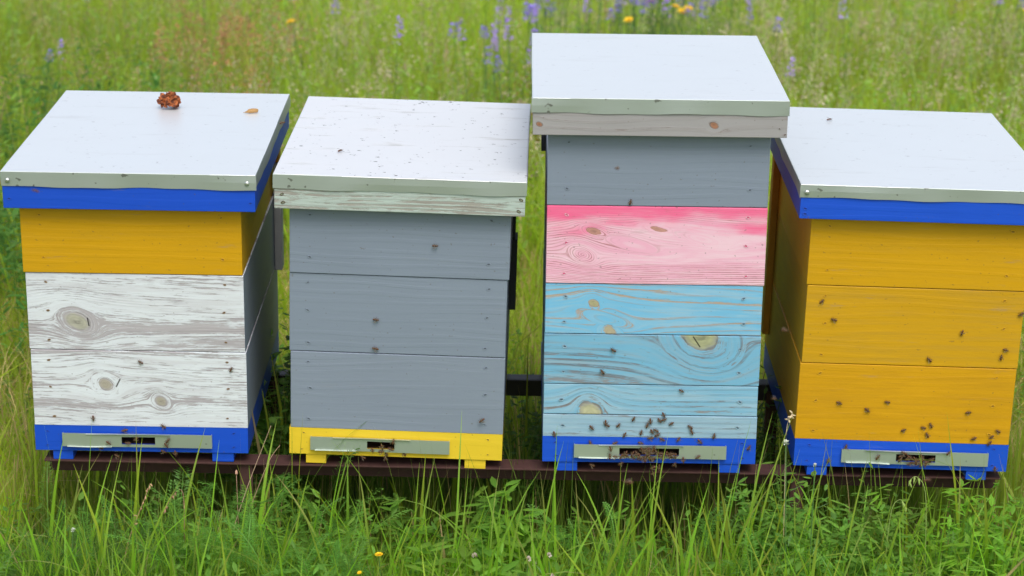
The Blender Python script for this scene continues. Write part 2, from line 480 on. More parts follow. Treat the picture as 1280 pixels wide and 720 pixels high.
def hive_floor(root, h, mat, strip_u, slot_u, feet_u, nail):
    s0, s1 = [-BW / 2 + q * BW for q in strip_u]
    a0, a1 = [-BW / 2 + q * BW for q in slot_u]
    o0, o1 = a0 - 0.05, a1 + 0.05       # opening in the wood is wider than the slot
    zl, zh = 0.0122, 0.037
    b = MB()
    t = 0.014
    b.box(-BW / 2, o0, 0, t, 0, h)
    b.box(o1, BW / 2, 0, t, 0, h)
    b.box(o0, o1, 0, t, 0, zl)
    b.box(o0, o1, 0, t, zh, h)
    b.box(-BW / 2, -BW / 2 + 0.02, t + .0005, BD, 0.0, h)
    b.box(BW / 2 - 0.02, BW / 2, t + .0005, BD, 0.0, h)
    b.box(-BW / 2 + 0.0205, BW / 2 - 0.0205, BD - 0.02, BD, 0.0, h)
    b.box(-BW / 2 + 0.021, BW / 2 - 0.021, t + 0.05, t + .055, 0.0125, h - .001, 1)
    b.box(-BW / 2 + 0.0205, BW / 2 - 0.0205, t + .0005, BD - 0.0205, 0.0, 0.012, 1)
    fl = b.build('hive_floor', [mat, M['inside']], root, loc=(0, 0, FOOT))
    for u0, u1 in feet_u:
        c = MB()
        c.box(-BW / 2 + u0 * BW, -BW / 2 + u1 * BW, 0.003, BD - 0.003, -FOOT, -0.0004)
        c.build('foot', mat, fl, bevel=0.001)
    # entrance strip of folded zinc with a slot
    c = MB()
    y0, y1 = -0.0075, -0.0062
    zb_, zt_ = 0.0125, 0.0425
    sl, sh = 0.0185, 0.0355
    xs = list(np.linspace(s0, a0, 6)) + list(np.linspace(a1, s1, 6))
    def wv(x): return 0.0012 * math.sin(x * 23 + h * 900) + 0.0005 * math.sin(x * 71)
    for i in range(11):
        xa, xb = xs[i], xs[i + 1]
        segs = [(zb_, zt_)] if i != 5 else [(zb_, sl), (sh, zt_)]
        for za, zc in segs:
            vs = []
            for yy in (y0, y1):
                for zz, xx in ((za, xa), (za, xb), (zc, xb), (zc, xa)):
                    vs.append((xx, yy + wv(xx) * 0.6, zz))
            c.add(vs, [(0, 1, 2, 3), (7, 6, 5, 4), (0, 4, 5, 1), (1, 5, 6, 2), (2, 6, 7, 3), (3, 7, 4, 0)])
    # folded-out edge along most of the top and part of the bottom
    fa, fb = (s0 + (s1 - s0) * 0.16, s1 - (s1 - s0) * 0.28)
    for (xa, xb, zz) in ((fa, fb, zt_), (s0 + .01, s0 + (s1 - s0) * 0.33, zb_ + .001)):
        n = 10
        X = np.linspace(xa, xb, n + 1)
        for i in range(n):
            c.add([(X[i], y0 + wv(X[i]) * .6, zz + .0002), (X[i + 1], y0 + wv(X[i + 1]) * .6, zz + .0002),
                   (X[i + 1], y0 - 0.0042, zz - 0.0002 + wv(X[i + 1]) * .5), (X[i], y0 - 0.0042, zz - 0.0002 + wv(X[i]) * .5)], [(3, 2, 1, 0)])
    # the two side folds that hold it against the wood
    c.box(s0 + .0003, s0 + .0016, y1 + .0009, -0.0003, zb_ + .001, zt_ - .001)
    c.box(s1 - .0016, s1 - .0003, y1 + .0009, -0.0003, zb_ + .001, zt_ - .001)
    c.build('entrance_strip', M['strip'], fl)
    nails(fl, nail[0], nail[1], [(-0.197, h - .012), (0.195, h - .012), (-0.197, 0.012), (0.195, 0.012)])
    return fl


def hive_roof(root, z0, zrm, zrt, w, off, rim_mat, metal, seed, nail=None, rivets=()):
    """wooden rim with a folded sheet-metal cover"""
    y0, y1 = -0.03, RD - 0.03
    b = MB()
    t = 0.02
    hgt = zrt - z0 - 0.0055
    b.box(-w / 2, w / 2, 0, t, 0, hgt)
    b.box(-w / 2, w / 2, RD - t, RD, 0, hgt)
    b.box(-w / 2 + .0002, -w / 2 + t, t + .0003, RD - t - .0003, 0, hgt)
    b.box(w / 2 - t, w / 2 - .0002, t + .0003, RD - t - .0003, 0, hgt)
    b.box(-w / 2 + t + .0003, w / 2 - t - .0003, t + .0003, RD - t - .0003, hgt - 0.02, hgt - .0005)
    roof = b.build('roof', rim_mat, root, bevel=0.0012, loc=(off, y0, z0 + FOOT))
    # cover
    r = random.Random(seed)
    ph = [r.uniform(0, 6.28) for _ in range(8)]
    e = 0.0022
    X0, X1, Y0, Y1 = -w / 2 - e, w / 2 + e, -e, RD + e
    top = zrt - z0
    lip = zrt - zrm
    n = 36
    def topz(x, y):
        fx = min(1, min(x - X0, X1 - x) / 0.05)
        fy = min(1, min(y - Y0, Y1 - y) / 0.05)
        return top + 0.0016 * math.sin(x * 11 + ph[0]) * math.sin(y * 8 + ph[1]) * fx * fy + 0.0006 * math.sin(x * 31 + ph[2] + y * 9) * fy
    vs, fs = [], []
    # rows: profile around the edge (lip bottom, lip mid, fold, top...) done as a height grid over an unfolded sheet
    XS = [X0] * 4 + [X0 + 0.0006, X0 + 0.004] + list(np.linspace(X0 + 0.014, X1 - 0.014, n - 4)) + [X1 - 0.004, X1 - 0.0006] + [X1] * 4
    YS = [Y0] * 4 + [Y0 + 0.0006, Y0 + 0.004] + list(np.linspace(Y0 + 0.014, Y1 - 0.014, n - 4)) + [Y1 - 0.004, Y1 - 0.0006] + [Y1] * 4
    lv = [lip, lip * 0.5, 0.0026, 0.0006]       # drop of the four edge rows
    N = len(XS)
    def drop(i):
        return lv[i] if i < 4 else (lv[N - 1 - i] if i >= N - 4 else 0.0)
    for j in range(N):
        for i in range(N):
            x, y = XS[i], YS[j]
            di, dj = drop(i), drop(j)
            d = max(di, dj)
            z = topz(x, y) - d
            s = x if dj >= di else y
            ex = 0.0
            if d > 0:
                k = d / lip
                ex = 0.0007 * math.sin(s * 17 + ph[3]) * k + 0.0005 * math.sin(s * 43 + ph[4]) * k
                ex += 0.0009 * max(0, math.sin(s * 9 + ph[7])) * (1 if 0.1 < k < 0.9 else 0.25)
                if k > 0.9: z += 0.0011 * math.sin(s * 21 + ph[5]) + 0.0006 * math.sin(s * 57 + ph[6])
            cx = -ex if i < 4 else (ex if i >= N - 4 else 0)
            cy = -ex if j < 4 else (ex if j >= N - 4 else 0)
            vs.append((x + cx, y + cy, z))
    for j in range(N - 1):
        for i in range(N - 1):
            if (i < 3 or i >= N - 4) and (j < 3 or j >= N - 4): continue
            fs.append((j * N + i, j * N + i + 1, (j + 1) * N + i + 1, (j + 1) * N + i))
    c = MB()
    c.add(vs, fs)
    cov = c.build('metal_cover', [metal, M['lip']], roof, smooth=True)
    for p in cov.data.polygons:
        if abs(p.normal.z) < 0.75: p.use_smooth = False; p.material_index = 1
    sm = cov.modifiers.new('sheet', 'SOLIDIFY')
    sm.thickness = 0.0008
    sm.offset = -1
    for (x, dz) in rivets:
        q = MB()
        for (rr, yy, r2, y2) in ((0.0052, 0.0, 0.0046, -0.0018), (0.0046, -0.0018, 0.0024, -0.0032)):
            k = 12
            q.add([(a * math.cos(6.2832 * i / k), yv, a * math.sin(6.2832 * i / k)) for a, yv in ((rr, yy), (r2, y2)) for i in range(k)],
                  [(i, (i + 1) % k, k + (i + 1) % k, k + i) for i in range(k)])
        q.add([(0.0024 * math.cos(6.2832 * i / 12), -0.0032, 0.0024 * math.sin(6.2832 * i / 12)) for i in range(12)], [tuple(range(12))])
        q.build('rivet', M['rivet'], roof, smooth=False, loc=(x, -e - 0.0016, top - dz))
    if nail: nails(roof, nail[0], nail[1], nail[2])
    return roof


def hive(i, label, group):
    cx, cy, yaw, ty, tx = HV[i][:5]
    o = empty('beehive', (cx, cy, RAIL), (tx, ty, yaw))
    tag(o, label, 'beehive', group)
    return o


G = 'painted wooden beehives in a row on the stand'
h1 = hive(0, 'beehive with yellow top box over two peeling white boxes, blue rimmed metal roof', G)
h2 = hive(1, 'all grey beehive on a lemon yellow floor, under a weathered bare wood roof rim', G)
h3 = hive(2, 'tallest beehive with grey, pink and sky blue boxes on a blue floor', G)
h4 = hive(3, 'mustard yellow beehive of three boxes with blue roof rim and blue floor', G)

z = HV[0]
hive_floor(h1, z[5], M['blue'], (0.131, 0.833), (0.409, 0.566), ((0.079, 0.173), (0.829, 0.93)), ('nail_blue', 'blue'))
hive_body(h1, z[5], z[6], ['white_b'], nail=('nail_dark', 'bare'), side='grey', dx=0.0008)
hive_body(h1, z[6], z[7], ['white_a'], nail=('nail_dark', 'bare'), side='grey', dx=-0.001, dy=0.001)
hive_body(h1, z[7], z[8] + .022, ['yellow'], nail=('nail_yellow', 'yellow'), dx=-0.0035, dy=-0.001, w=0.452, rows=2)
hive_roof(h1, z[8], z[9], z[10], z[11], z[12], M['blue'], M['metal_1'], 3, nail=('nail_blue', 'blue', [(0.244, 0.02), (-0.245, 0.022)]),
          rivets=((-0.243, 0.018), (0.24, 0.017)))
z = HV[1]
hive_floor(h2, z[5], M['yellow_lemon'], (0.10, 0.753), (0.366, 0.495), ((0.077, 0.172), (0.825, 0.924)), ('nail_dark', 'yellow_lemon'))
hive_body(h2, z[5], z[6], ['grey_b'], nail=('nail_grey', 'grey'), dx=0.0015, w=0.448)
hive_body(h2, z[6], z[7], ['grey'], nail=('nail_grey', 'grey'), dx=0.0, dy=0.001)
hive_body(h2, z[7], z[8] + .022, ['grey_c'], nail=('nail_grey', 'grey'), dx=0.002, dy=-0.0015, w=0.453, rows=2)
hive_roof(h2, z[8], z[9], z[10], z[11], z[12], M['rim_green'], M['metal_2'], 8,
          nail=('rivet', 'nail_dark', [(-0.238, 0.012), (-0.238, 0.032), (0.243, 0.010), (0.243, 0.033)]))
z = HV[2]
hive_floor(h3, z[5], M['blue_b'], (0.148, 0.861), (0.36, 0.64), ((0.07, 0.165), (0.83, 0.93)), ('nail_blue', 'blue'))
hive_body(h3, z[5], z[6], ['sky_4', 'sky_3', 'sky_2', 'sky_1'], seams=(0.0500, 0.1178, 0.2284), nail=('nail_sky', 'sky_4'))
hive_body(h3, z[6], z[7], ['pink'], nail=('nail_pink', 'pink'), dx=0.001, dy=-0.001)
hive_body(h3, z[7], z[8] + .022, ['grey'], nail=('nail_grey', 'grey'), dx=0.0005, dy=0.0005, rows=2)
hive_roof(h3, z[8], z[9], z[10], z[11], z[12], M['rim_grey'], M['metal_3'], 15, nail=('nail_dark', 'rim_grey', [(0.238, 0.018), (0.249, 0.006)]))
z = HV[3]
hive_floor(h4, z[5], M['blue_b'], (0.22, 0.908), (0.475, 0.66), ((0.066, 0.16), (0.815, 0.91)), ('nail_blue', 'blue'))
hive_body(h4, z[5], z[6], ['yellow_c'], nail=('nail_yellow', 'yellow'), dx=-0.001, w=0.451)
hive_body(h4, z[6], z[7], ['yellow_b'], nail=('nail_yellow', 'yellow'), dx=0.001)
hive_body(h4, z[7], z[8] + .022, ['yellow'], nail=('nail_yellow', 'yellow'), dx=-0.001, dy=-0.001, rows=2)
hive_roof(h4, z[8], z[9], z[10], z[11], z[12], M['blue_b'], M['metal_4'], 21, nail=('nail_blue', 'blue', [(-0.247, 0.01), (-0.247, 0.02)]),
          rivets=((-0.247, 0.016),))


def batten(root, x0, x1, y0, y1, z0, z1, mat):
    b = MB()
    b.box(x0, x1, y0, y1, z0, z1)
    b.build('side_batten', mat, root, bevel=0.001, loc=(0, 0, FOOT))
batten(h1, BW / 2 + .0005, BW / 2 + 0.017, 0.565, 0.605, 0.22, 0.478, M['batten_grey'])
batten(h1, BW / 2 + .0005, BW / 2 + 0.014, 0.565, 0.605, 0.480, 0.56, M['batten_yellow'])
batten(h2, BW / 2 + .0015, BW / 2 + 0.011, 0.30, 0.36, 0.40, 0.56, M['black'])
batten(h2, BW / 2 + .0005, BW / 2 + 0.016, 0.30, 0.36, 0.235, 0.397, M['black'])
batten(h3, -BW / 2 - .010, -BW / 2 - 0.0005, 0.30, 0.36, 0.60, 0.70, M['black'])
batten(h4, -BW / 2 - .016, -BW / 2 - 0.0005, 0.55, 0.59, 0.10, 0.56, M['batten_yellow'])

# ------------------------------------------------------------------ stand
st = empty('hive_stand', (0.03, 4.6, 0))
tag(st, 'rusty steel angle iron stand carrying the four beehives above the grass', 'stand')
def part(name, mat, *boxes, bevel=0.001):
    b = MB()
    for q in boxes: b.box(q[0] - 0.03, q[1] - 0.03, q[2] - 4.6, q[3] - 4.6, q[4], q[5])
    return b.build(name, mat, st, bevel=bevel)
T0 = RAIL - 0.0005
part('front_rail', M['rust'], (-0.985, 1.045, 4.336, 4.385, T0 - 0.004, T0), (-0.985, 1.045, 4.385, 4.389, T0 - 0.045, T0))
part('rear_rail', M['rail_grey'], (-0.985, 1.045, 4.8755, 4.91, T0 - 0.004, T0), (-0.985, 1.045, 4.870, 4.875, T0 - 0.040, T0))
for x in (-0.777, 0.296, 0.826):
    part('cross_bar', M['rust'], (x - .02, x + .02, 4.390, 4.869, T0 - 0.016, T0 - 0.010))
for x in (-0.558, 0.615):
    for y in (4.345, 4.84):
        part('leg', M['rust'], (x - .014, x + .014, y, y + .004, -0.05, T0 - 0.0045 if y < 4.5 else T0 - 0.005),
             (x - .014, x - .010, y + .0041, y + .028, -0.05, T0 - 0.0045 if y < 4.5 else T0 - 0.005))

# ------------------------------------------------------------------ litter on the roofs
def to_world(i, p):
    o = (h1, h2, h3, h4)[i]
    m = Matrix.Translation(o.location) @ o.rotation_euler.to_matrix().to_4x4()
    return m @ Vector((p[0], p[1], p[2] + FOOT))

def lump(seed):
    r = random.Random(seed)
    b = MB()
    import bmesh
    for k in range(170):
        th, ph_ = r.uniform(0, 6.28), math.acos(r.uniform(-0.55, 1))
        rad = 0.0215 * r.uniform(0.35, 1.0)
        c = Vector((rad * math.sin(ph_) * math.cos(th) * 1.1, rad * math.sin(ph_) * math.sin(th), 0.018 + rad * math.cos(ph_) * 0.95))
        s = r.uniform(0.0040, 0.0085)
        bm = bmesh.new()
        bmesh.ops.create_icosphere(bm, subdivisions=1, radius=s)
        rot = Euler((r.uniform(0, 6), r.uniform(0, 6), r.uniform(0, 6))).to_matrix()
        for v in bm.verts:
            p = v.co.copy()
            p.z *= 0.16
            p *= r.uniform(0.7, 1.35)
            v.co = rot @ p + c
            v.co.z = max(v.co.z, 0.0004)
        b.add([v.co[:] for v in bm.verts], [[v.index for v in f.verts] for f in bm.faces], 0)
        bm.free()
    for k in range(12):
        a = r.uniform(0, 6.28)
        p0 = Vector((0.016 * math.cos(a), 0.016 * math.sin(a), r.uniform(0.012, 0.034)))
        p1 = p0 * 1.0 + Vector((0.011 * math.cos(a + .4), 0.011 * math.sin(a + .4), r.uniform(-0.004, 0.006)))
        p2 = p1 + Vector((0.004 * math.cos(a + 2), 0.004 * math.sin(a + 2), r.uniform(-0.005, 0.004)))
        b.tube([p0, p1, p2], [0.0014, 0.001, 0.0006], 5)
    return b
m, bs, out = new_mat('dry_propolis')
co, x, y, z_ = coord()
n1 = noise(co, 140.0, 3.0, 0.6)
n2 = noise(co, 60.0, 2.0)
c = mix(sstep(n1, 0.38, 0.62), lin(84, 38, 20), lin(176, 98, 48))
c = mix(sstep(n2, 0.55, 0.7), c, lin(84, 44, 34))
setin(bs, 'Base Color', c); setin(bs, 'Roughness', 0.8)
lo = lump(4).build('comb_fragment', m)
lo.location = to_world(0, (0.007, 0.487, HV[0][10] - 0.0005))
tag(lo, 'crumpled reddish brown lump of old comb lying on the leftmost roof', 'comb fragment')
b = MB()
pts = [(-0.015, 0.001, 0.0025), (-0.011, 0.0005, 0.0035), (-0.006, 0, 0.0052), (0.002, 0, 0.0060), (0.009, 0.0005, 0.0058), (0.0135, 0.001, 0.0052), (0.0142, 0.001, 0.0050)]
b.tube(pts, [0.0012, 0.0022, 0.0048, 0.0052, 0.0048, 0.0040, 0.0020], 9)
b.tube([(-0.015, 0.001, 0.0026), (-0.019, 0.003, 0.0018)], [0.001, 0.0004], 5)
hk = b.build('seed_husk', simple('tan_husk', lin(168, 128, 74), 0.6, 0, 0.35, 260, 0.0005), smooth=True)
hk.location = to_world(0, (0.192, 0.465, HV[0][10] - 0.0002))
hk.rotation_euler = (0, 0, 0.25)
tag(hk, 'small tan husk lying near the right edge of the leftmost roof', 'husk')

# ------------------------------------------------------------------ bees
m, bs, out = new_mat('bee_body')
co, x, y, z_ = coord()
st_ = sin(x * 2600.0) * 0.5 + 0.5
ab = sstep(x, -0.0012, -0.0004, 1.0, 0.0)       # abdomen behind the thorax
cA = mix(sstep(st_, 0.4, 0.6), lin(40, 25, 16), lin(120, 74, 38))
cB = mix(noise(co, 900.0, 2.0), lin(52, 34, 22), lin(112, 78, 46))
setin(bs, 'Base Color', mix(ab, cB, cA)); setin(bs, 'Roughness', 0.55)
M['bee'] = m
m, bs, out = new_mat('bee_wing')
setin(bs, 'Base Color', lin(120, 104, 84)); setin(bs, 'Roughness', 0.35); setin(bs, 'Alpha', 0.35)
M['wing'] = m
def bee_meshes():
    b = MB()
    prof = [(-0.0070, 0.0003), (-0.0064, 0.0011), (-0.0052, 0.0018), (-0.0036, 0.0021), (-0.0020, 0.0019), (-0.0008, 0.0011), (-0.0002, 0.0012),
            (0.0006, 0.0020), (0.0018, 0.0022), (0.0030, 0.0018), (0.0037, 0.0009), (0.0041, 0.0010), (0.0048, 0.0016), (0.0056, 0.0014), (0.0062, 0.0006)]
    pts = [(x, 0, 0.0030 - (0.0008 if x < -0.003 else 0) - (0.0004 if x > 0.004 else 0)) for x, r in prof]
    n = 8
    vs, fs = [], []
    for (px, py, pz), (xx, r) in zip(pts, prof):
        for k in range(n):
            t = 6.2832 * k / n
            vs.append((px, r * math.cos(t), pz + r * 0.9 * math.sin(t)))
    for i in range(len(pts) - 1):
        for k in range(n):
            k2 = (k + 1) % n
            fs.append((i * n + k, i * n + k2, (i + 1) * n + k2, (i + 1) * n + k))
    fs += [tuple(range(n - 1, -1, -1)), tuple((len(pts) - 1) * n + k for k in range(n))]
    b.add(vs, fs)
    for sx, a in ((0.0005, -0.7), (0.0016, 0.0), (0.0028, 0.7)):
        for s in (-1, 1):
            d = Vector((math.sin(a), s * math.cos(a), 0))
            p0 = Vector((sx, s * 0.0012, 0.0022))
            b.tube([p0, p0 + d * 0.0022 + Vector((0, 0, 0.0007)), p0 + d * 0.0042 + Vector((0, 0, -0.0019))], [0.0003, 0.00026, 0.00016], 4)
    for s in (-1, 1):
        b.tube([(0.0058, s * 0.0006, 0.0034), (0.0072, s * 0.0014, 0.0040), (0.0084, s * 0.0020, 0.0034)], 0.00016, 4)
    body = b
    w = MB()
    out_ = [(0.0018, 0.0), (0.0000, 0.0012), (-0.0030, 0.0024), (-0.0058, 0.0029), (-0.0072, 0.0022), (-0.0066, 0.0010), (-0.0040, 0.0003), (-0.0010, -0.0002)]
    w.add([(x, y, 0.0) for x, y in out_], [tuple(range(8))])
    w.add([(x * 0.62 - 0.0006, y * 0.9 + 0.0008, -0.0002) for x, y in out_], [tuple(range(8))])
    return body, w
bb, ww = bee_meshes()
bee0 = bb.build('honey_bee', M['bee'], smooth=True)
BODY = bee0.data
w0 = ww.build('wing', M['wing'])
WING = w0.data
bpy.data.objects.remove(bee0); bpy.data.objects.remove(w0)

def bee(loc, mat3, label, group, spread=0.35, s=1.0):
    o = bpy.data.objects.new('honey_bee', BODY)
    COL.objects.link(o)
    o.matrix_world = Matrix.Translation(loc) @ mat3.to_4x4() @ Matrix.Scale(s, 4)
    tag(o, label, 'bee', group)
    for sgn in (1, -1):
        w = bpy.data.objects.new('wing', WING)
        COL.objects.link(w)
        w.parent = o
        w.location = (0.0010, sgn * 0.0009, 0.0052)
        w.rotation_euler = (sgn * 0.2, 0.10, -sgn * spread if sgn > 0 else spread)
        w.scale = (1.05, sgn, 1)
    return o

rb = random.Random(99)
def on_face(i, x, z_, ang=None, lift=0.0008, yoff=0.0):
    """orientation of a bee crawling on the front of hive i"""
    o = (h1, h2, h3, h4)[i]
    base = o.rotation_euler.to_matrix()
    a = rb.uniform(0, 6.28) if ang is None else ang
    ex = Vector((math.cos(a), 0, math.sin(a)))
    ez = Vector((0, -1, 0))
    ey = ez.cross(ex)
    m3 = Matrix((ex, ey, ez)).transposed()
    return to_world(i, (x, -lift - yoff, z_)), base @ m3

SINGLE = {  # hive: {index: label}
 0: {0: 'honey bee near the centre top of the lower white box, under the board seam', 1: 'honey bee by the upper right nail of the lower white box',
     2: 'honey bee low on the lower white box, below the left knot', 3: 'pale honey bee on the seam of lower white box and blue floor',
     4: 'honey bee on the blue floor edge just above the leftmost entrance slot',
     5: 'honey bee inside the left end of the leftmost entrance slot', 6: 'honey bee at the middle of the leftmost entrance slot',
     7: 'honey bee on the zinc strip left of the leftmost entrance slot', 8: 'honey bee under the left part of the leftmost zinc strip',
     9: 'upper honey bee on the zinc strip right of the leftmost entrance slot', 10: 'honey bee at the strip bottom edge right of the leftmost slot',
     11: 'honey bee below the leftmost zinc strip, nearer its slot', 12: 'honey bee below the leftmost zinc strip, farther right',
     13: 'honey bee hanging under the blue floor of the leftmost hive'},
 1: {0: 'honey bee in front of the top grey box of the all grey hive', 1: 'honey bee in the middle of the second grey box',
     2: 'honey bee just above the seam between the two lower grey boxes', 3: 'honey bee hovering before the lowest grey box at its right side'},
 2: {0: 'honey bee near the bottom edge of the grey box above the pink one', 1: 'upper honey bee on the dark grained sky blue board, left of centre',
     2: 'lower honey bee on the dark grained sky blue board, left of centre', 3: 'honey bee right of centre on the third sky blue board',
     54: 'honey bee at the left end of the lowest sky blue board', 55: 'honey bee on the blue floor at the right end of the tallest hive',
     4: 'honey bee on the lowest sky blue board, second from its left end', 24: 'rightmost honey bee on the lowest sky blue board',
     23: 'honey bee on the blue floor above the right part of the zinc strip', 8: 'orange honey bee lying level just under the seam of the lowest sky blue board',
     52: 'honey bee on the zinc strip well right of the crowd at the tallest hive', 50: 'honey bee under the left part of the tallest hive floor'},
 3: {0: 'honey bee by the upper left nail of the middle mustard box', 1: 'honey bee left on the middle mustard box, lower than the nail',
     2: 'honey bee right of centre on the middle mustard box', 3: 'upper honey bee of a pair at the middle mustard box right edge',
     4: 'honey bee at the right edge of the middle mustard box, lower of a pair', 5: 'honey bee nearest the right frame edge on the middle mustard box',
     6: 'tiny looking honey bee just above the lower seam of the mustard hive', 7: 'leftmost honey bee on the lowest mustard box',
     8: 'honey bee slightly below the leftmost one on the lowest mustard box', 9: 'honey bee lying level high on the lowest mustard box',
     10: 'honey bee left of the trio on the lowest mustard box', 11: 'left honey bee of the tight trio on the lowest mustard box',
     12: 'top right honey bee of the tight trio on the lowest mustard box', 13: 'bottom honey bee of the tight trio on the lowest mustard box',
     14: 'honey bee low on the lowest mustard box, right of the trio', 15: 'honey bee on the bottom edge of the lowest mustard box, far right',
     16: 'honey bee by the lowest right nail of the mustard hive', 17: 'honey bee between edge nail and bottom edge of the mustard hive',
     18: 'honey bee high on the right half of the lowest mustard box', 19: 'honey bee on the left end of the rightmost zinc strip top edge',
     20: 'honey bee on the top edge of the rightmost zinc strip, right of slot', 28: 'honey bee on the zinc strip left of the rightmost crowd',
     29: 'honey bee on the blue floor left of the rightmost zinc strip', 30: 'honey bee at the lower right corner of the rightmost blue floor'}}
BEES = {
0: [(0.0051, 0.2034), (0.1936, 0.1906), (-0.0995, 0.0752), (0.0476, 0.0597), (-0.0348, 0.049), (-0.0274, 0.0235), (-0.0101, 0.033), (-0.068, 0.0228), (-0.0872, 0.0096), (0.0575, 0.0306), (0.0537, 0.0195), (0.0463, 0.0019), (0.0717, -0.0004), (-0.0524, -0.0081)],
1: [(0.0748, 0.4726), (-0.0448, 0.3066), (-0.0457, 0.243), (0.1801, 0.0922), (-0.0045, 0.0398), (-0.028, 0.0261), (-0.0093, 0.0231), (-0.0296, 0.0151), (-0.0193, 0.0063), (-0.0684, -0.0011), (-0.0209, -0.0011), (0.018, 0.0096), (-0.0482, 0.018)],
2: [(-0.0545, 0.5713), (-0.0814, 0.2518), (-0.1028, 0.2038), (0.0639, 0.1635), (-0.1222, 0.0784), (-0.0933, 0.0896), (-0.0898, 0.0843), (-0.0663, 0.0846), (-0.0347, 0.0995), (-0.0057, 0.0855), (0.0008, 0.0946), (0.02, 0.0967), (0.0282, 0.1094), (0.0292, 0.0986), (0.0446, 0.0899), (-0.0178, 0.0691), (0.0048, 0.0713), (0.0132, 0.0741), (0.0163, 0.0642), (0.0273, 0.0543), (0.0846, 0.0832), (0.0885, 0.0725), (0.061, 0.0548), (0.1066, 0.0504), (0.1356, 0.0634), (-0.0527, 0.0632), (-0.1243, 0.0441), (-0.072, 0.0448), (-0.018, 0.0456), (0.0019, 0.0568), (-0.0819, 0.0356), (-0.0831, 0.0193), (-0.0505, 0.0252), (-0.0594, 0.0178), (-0.036, 0.0254), (-0.0341, 0.0164), (-0.0223, 0.0184), (-0.0054, 0.0204), (0.0061, 0.0297), (0.0092, 0.0388), (0.0163, 0.0289), (0.0265, 0.0264), (0.0366, 0.0254), (0.0484, 0.0267), (0.0554, 0.0213), (0.0074, 0.0079), (0.0719, 0.0125), (0.0544, -0.0005), (-0.059, -0.0003), (0.009, -0.0084), (-0.1198, -0.0049), (0.0111, -0.0212), (0.1023, 0.0184), (0.0225, -0.0082), (-0.2005, 0.0628), (0.21, 0.0381)],
3: [(-0.1922, 0.367), (-0.1644, 0.3278), (0.1025, 0.3076), (0.1967, 0.2731), (0.1889, 0.2569), (0.2206, 0.3528), (0.04, 0.2467), (-0.1391, 0.1445), (-0.0795, 0.1304), (-0.039, 0.1497), (0.0004, 0.088), (0.0412, 0.0948), (0.0565, 0.1007), (0.0509, 0.0788), (0.1492, 0.074), (0.1829, 0.0642), (0.1986, 0.0919), (0.186, 0.0786), (0.1325, 0.1321), (-0.1175, 0.046), (0.0978, 0.043), (0.0036, 0.041), (-0.0031, 0.0244), (0.0168, 0.0159), (0.0513, 0.0171), (0.063, 0.0284), (0.0276, 0.0272), (0.0408, 0.0313), (-0.0502, 0.0283), (-0.1522, 0.0139), (0.2005, 0.0056), (-0.001, 0.033), (0.012, 0.029), (0.055, 0.022), (0.034, 0.020)]}
STRIPX = {0: (-0.166, 0.150), 1: (-0.18, 0.114), 2: (-0.158, 0.162), 3: (-0.126, 0.184)}
CROWD = {0: 'honey bee at the leftmost hive entrance', 1: 'honey bee in the small crowd at the entrance slot of the all grey hive',
         2: 'honey bee in the crowd at the entrance of the tallest, pink and blue hive', 3: 'honey bee in the knot of bees over the entrance slot of the mustard hive'}
BG = {0: 'bees on the leftmost hive', 1: 'bees at the all grey hive', 2: 'bees at the tallest hive', 3: 'bees at the mustard hive'}
for i in BEES:
    for k, (bx, bz) in enumerate(BEES[i]):
        yo = 0.0
        s0, s1 = STRIPX[i]
        if s0 < bx < s1 and 0.010 < bz < 0.044: yo = 0.0085 + (0.0 if not SINGLE[i].get(k) is None else rb.uniform(0, 0.004))
        if bz < 0.0: yo = 0.004
        yo += 0.004 if (i == 1 and k in (0, 3)) else 0
        loc, m3 = on_face(i, bx, bz, yoff=yo)
        bee(loc, m3, SINGLE[i].get(k, CROWD[i]), BG[i], s=rb.uniform(0.92, 1.1))
# extra bees packed in the tallest hive's slot
for k in range(26):
    loc, m3 = on_face(2, rb.gauss(-0.002, 0.032), rb.uniform(0.012, 0.036), yoff=rb.uniform(0.008, 0.013))
    bee(loc, m3, CROWD[2], BG[2], s=rb.uniform(0.92, 1.1))
for k in range(7):
    loc, m3 = on_face(3, rb.gauss(0.03, 0.018), rb.uniform(0.014, 0.034), yoff=rb.uniform(0.008, 0.013))
    bee(loc, m3, CROWD[3], BG[3], s=rb.uniform(1.0, 1.15))
def on_top(i, x, y, a):
    base = (h1, h2, h3, h4)[i].rotation_euler.to_matrix()
    return to_world(i, (x, y, HV[i][10] + 0.0008)), base @ Euler((0, 0, a)).to_matrix()
l, m3 = on_top(1, -0.136, 0.157, 0.9); bee(l, m3, 'honey bee sitting on the white roof of the all grey hive', 'bees on roofs')
l, m3 = on_top(3, -0.128, 0.521, 0.5); bee(l, m3, 'dark honey bee sitting on the far left part of the rightmost roof', 'bees on roofs')
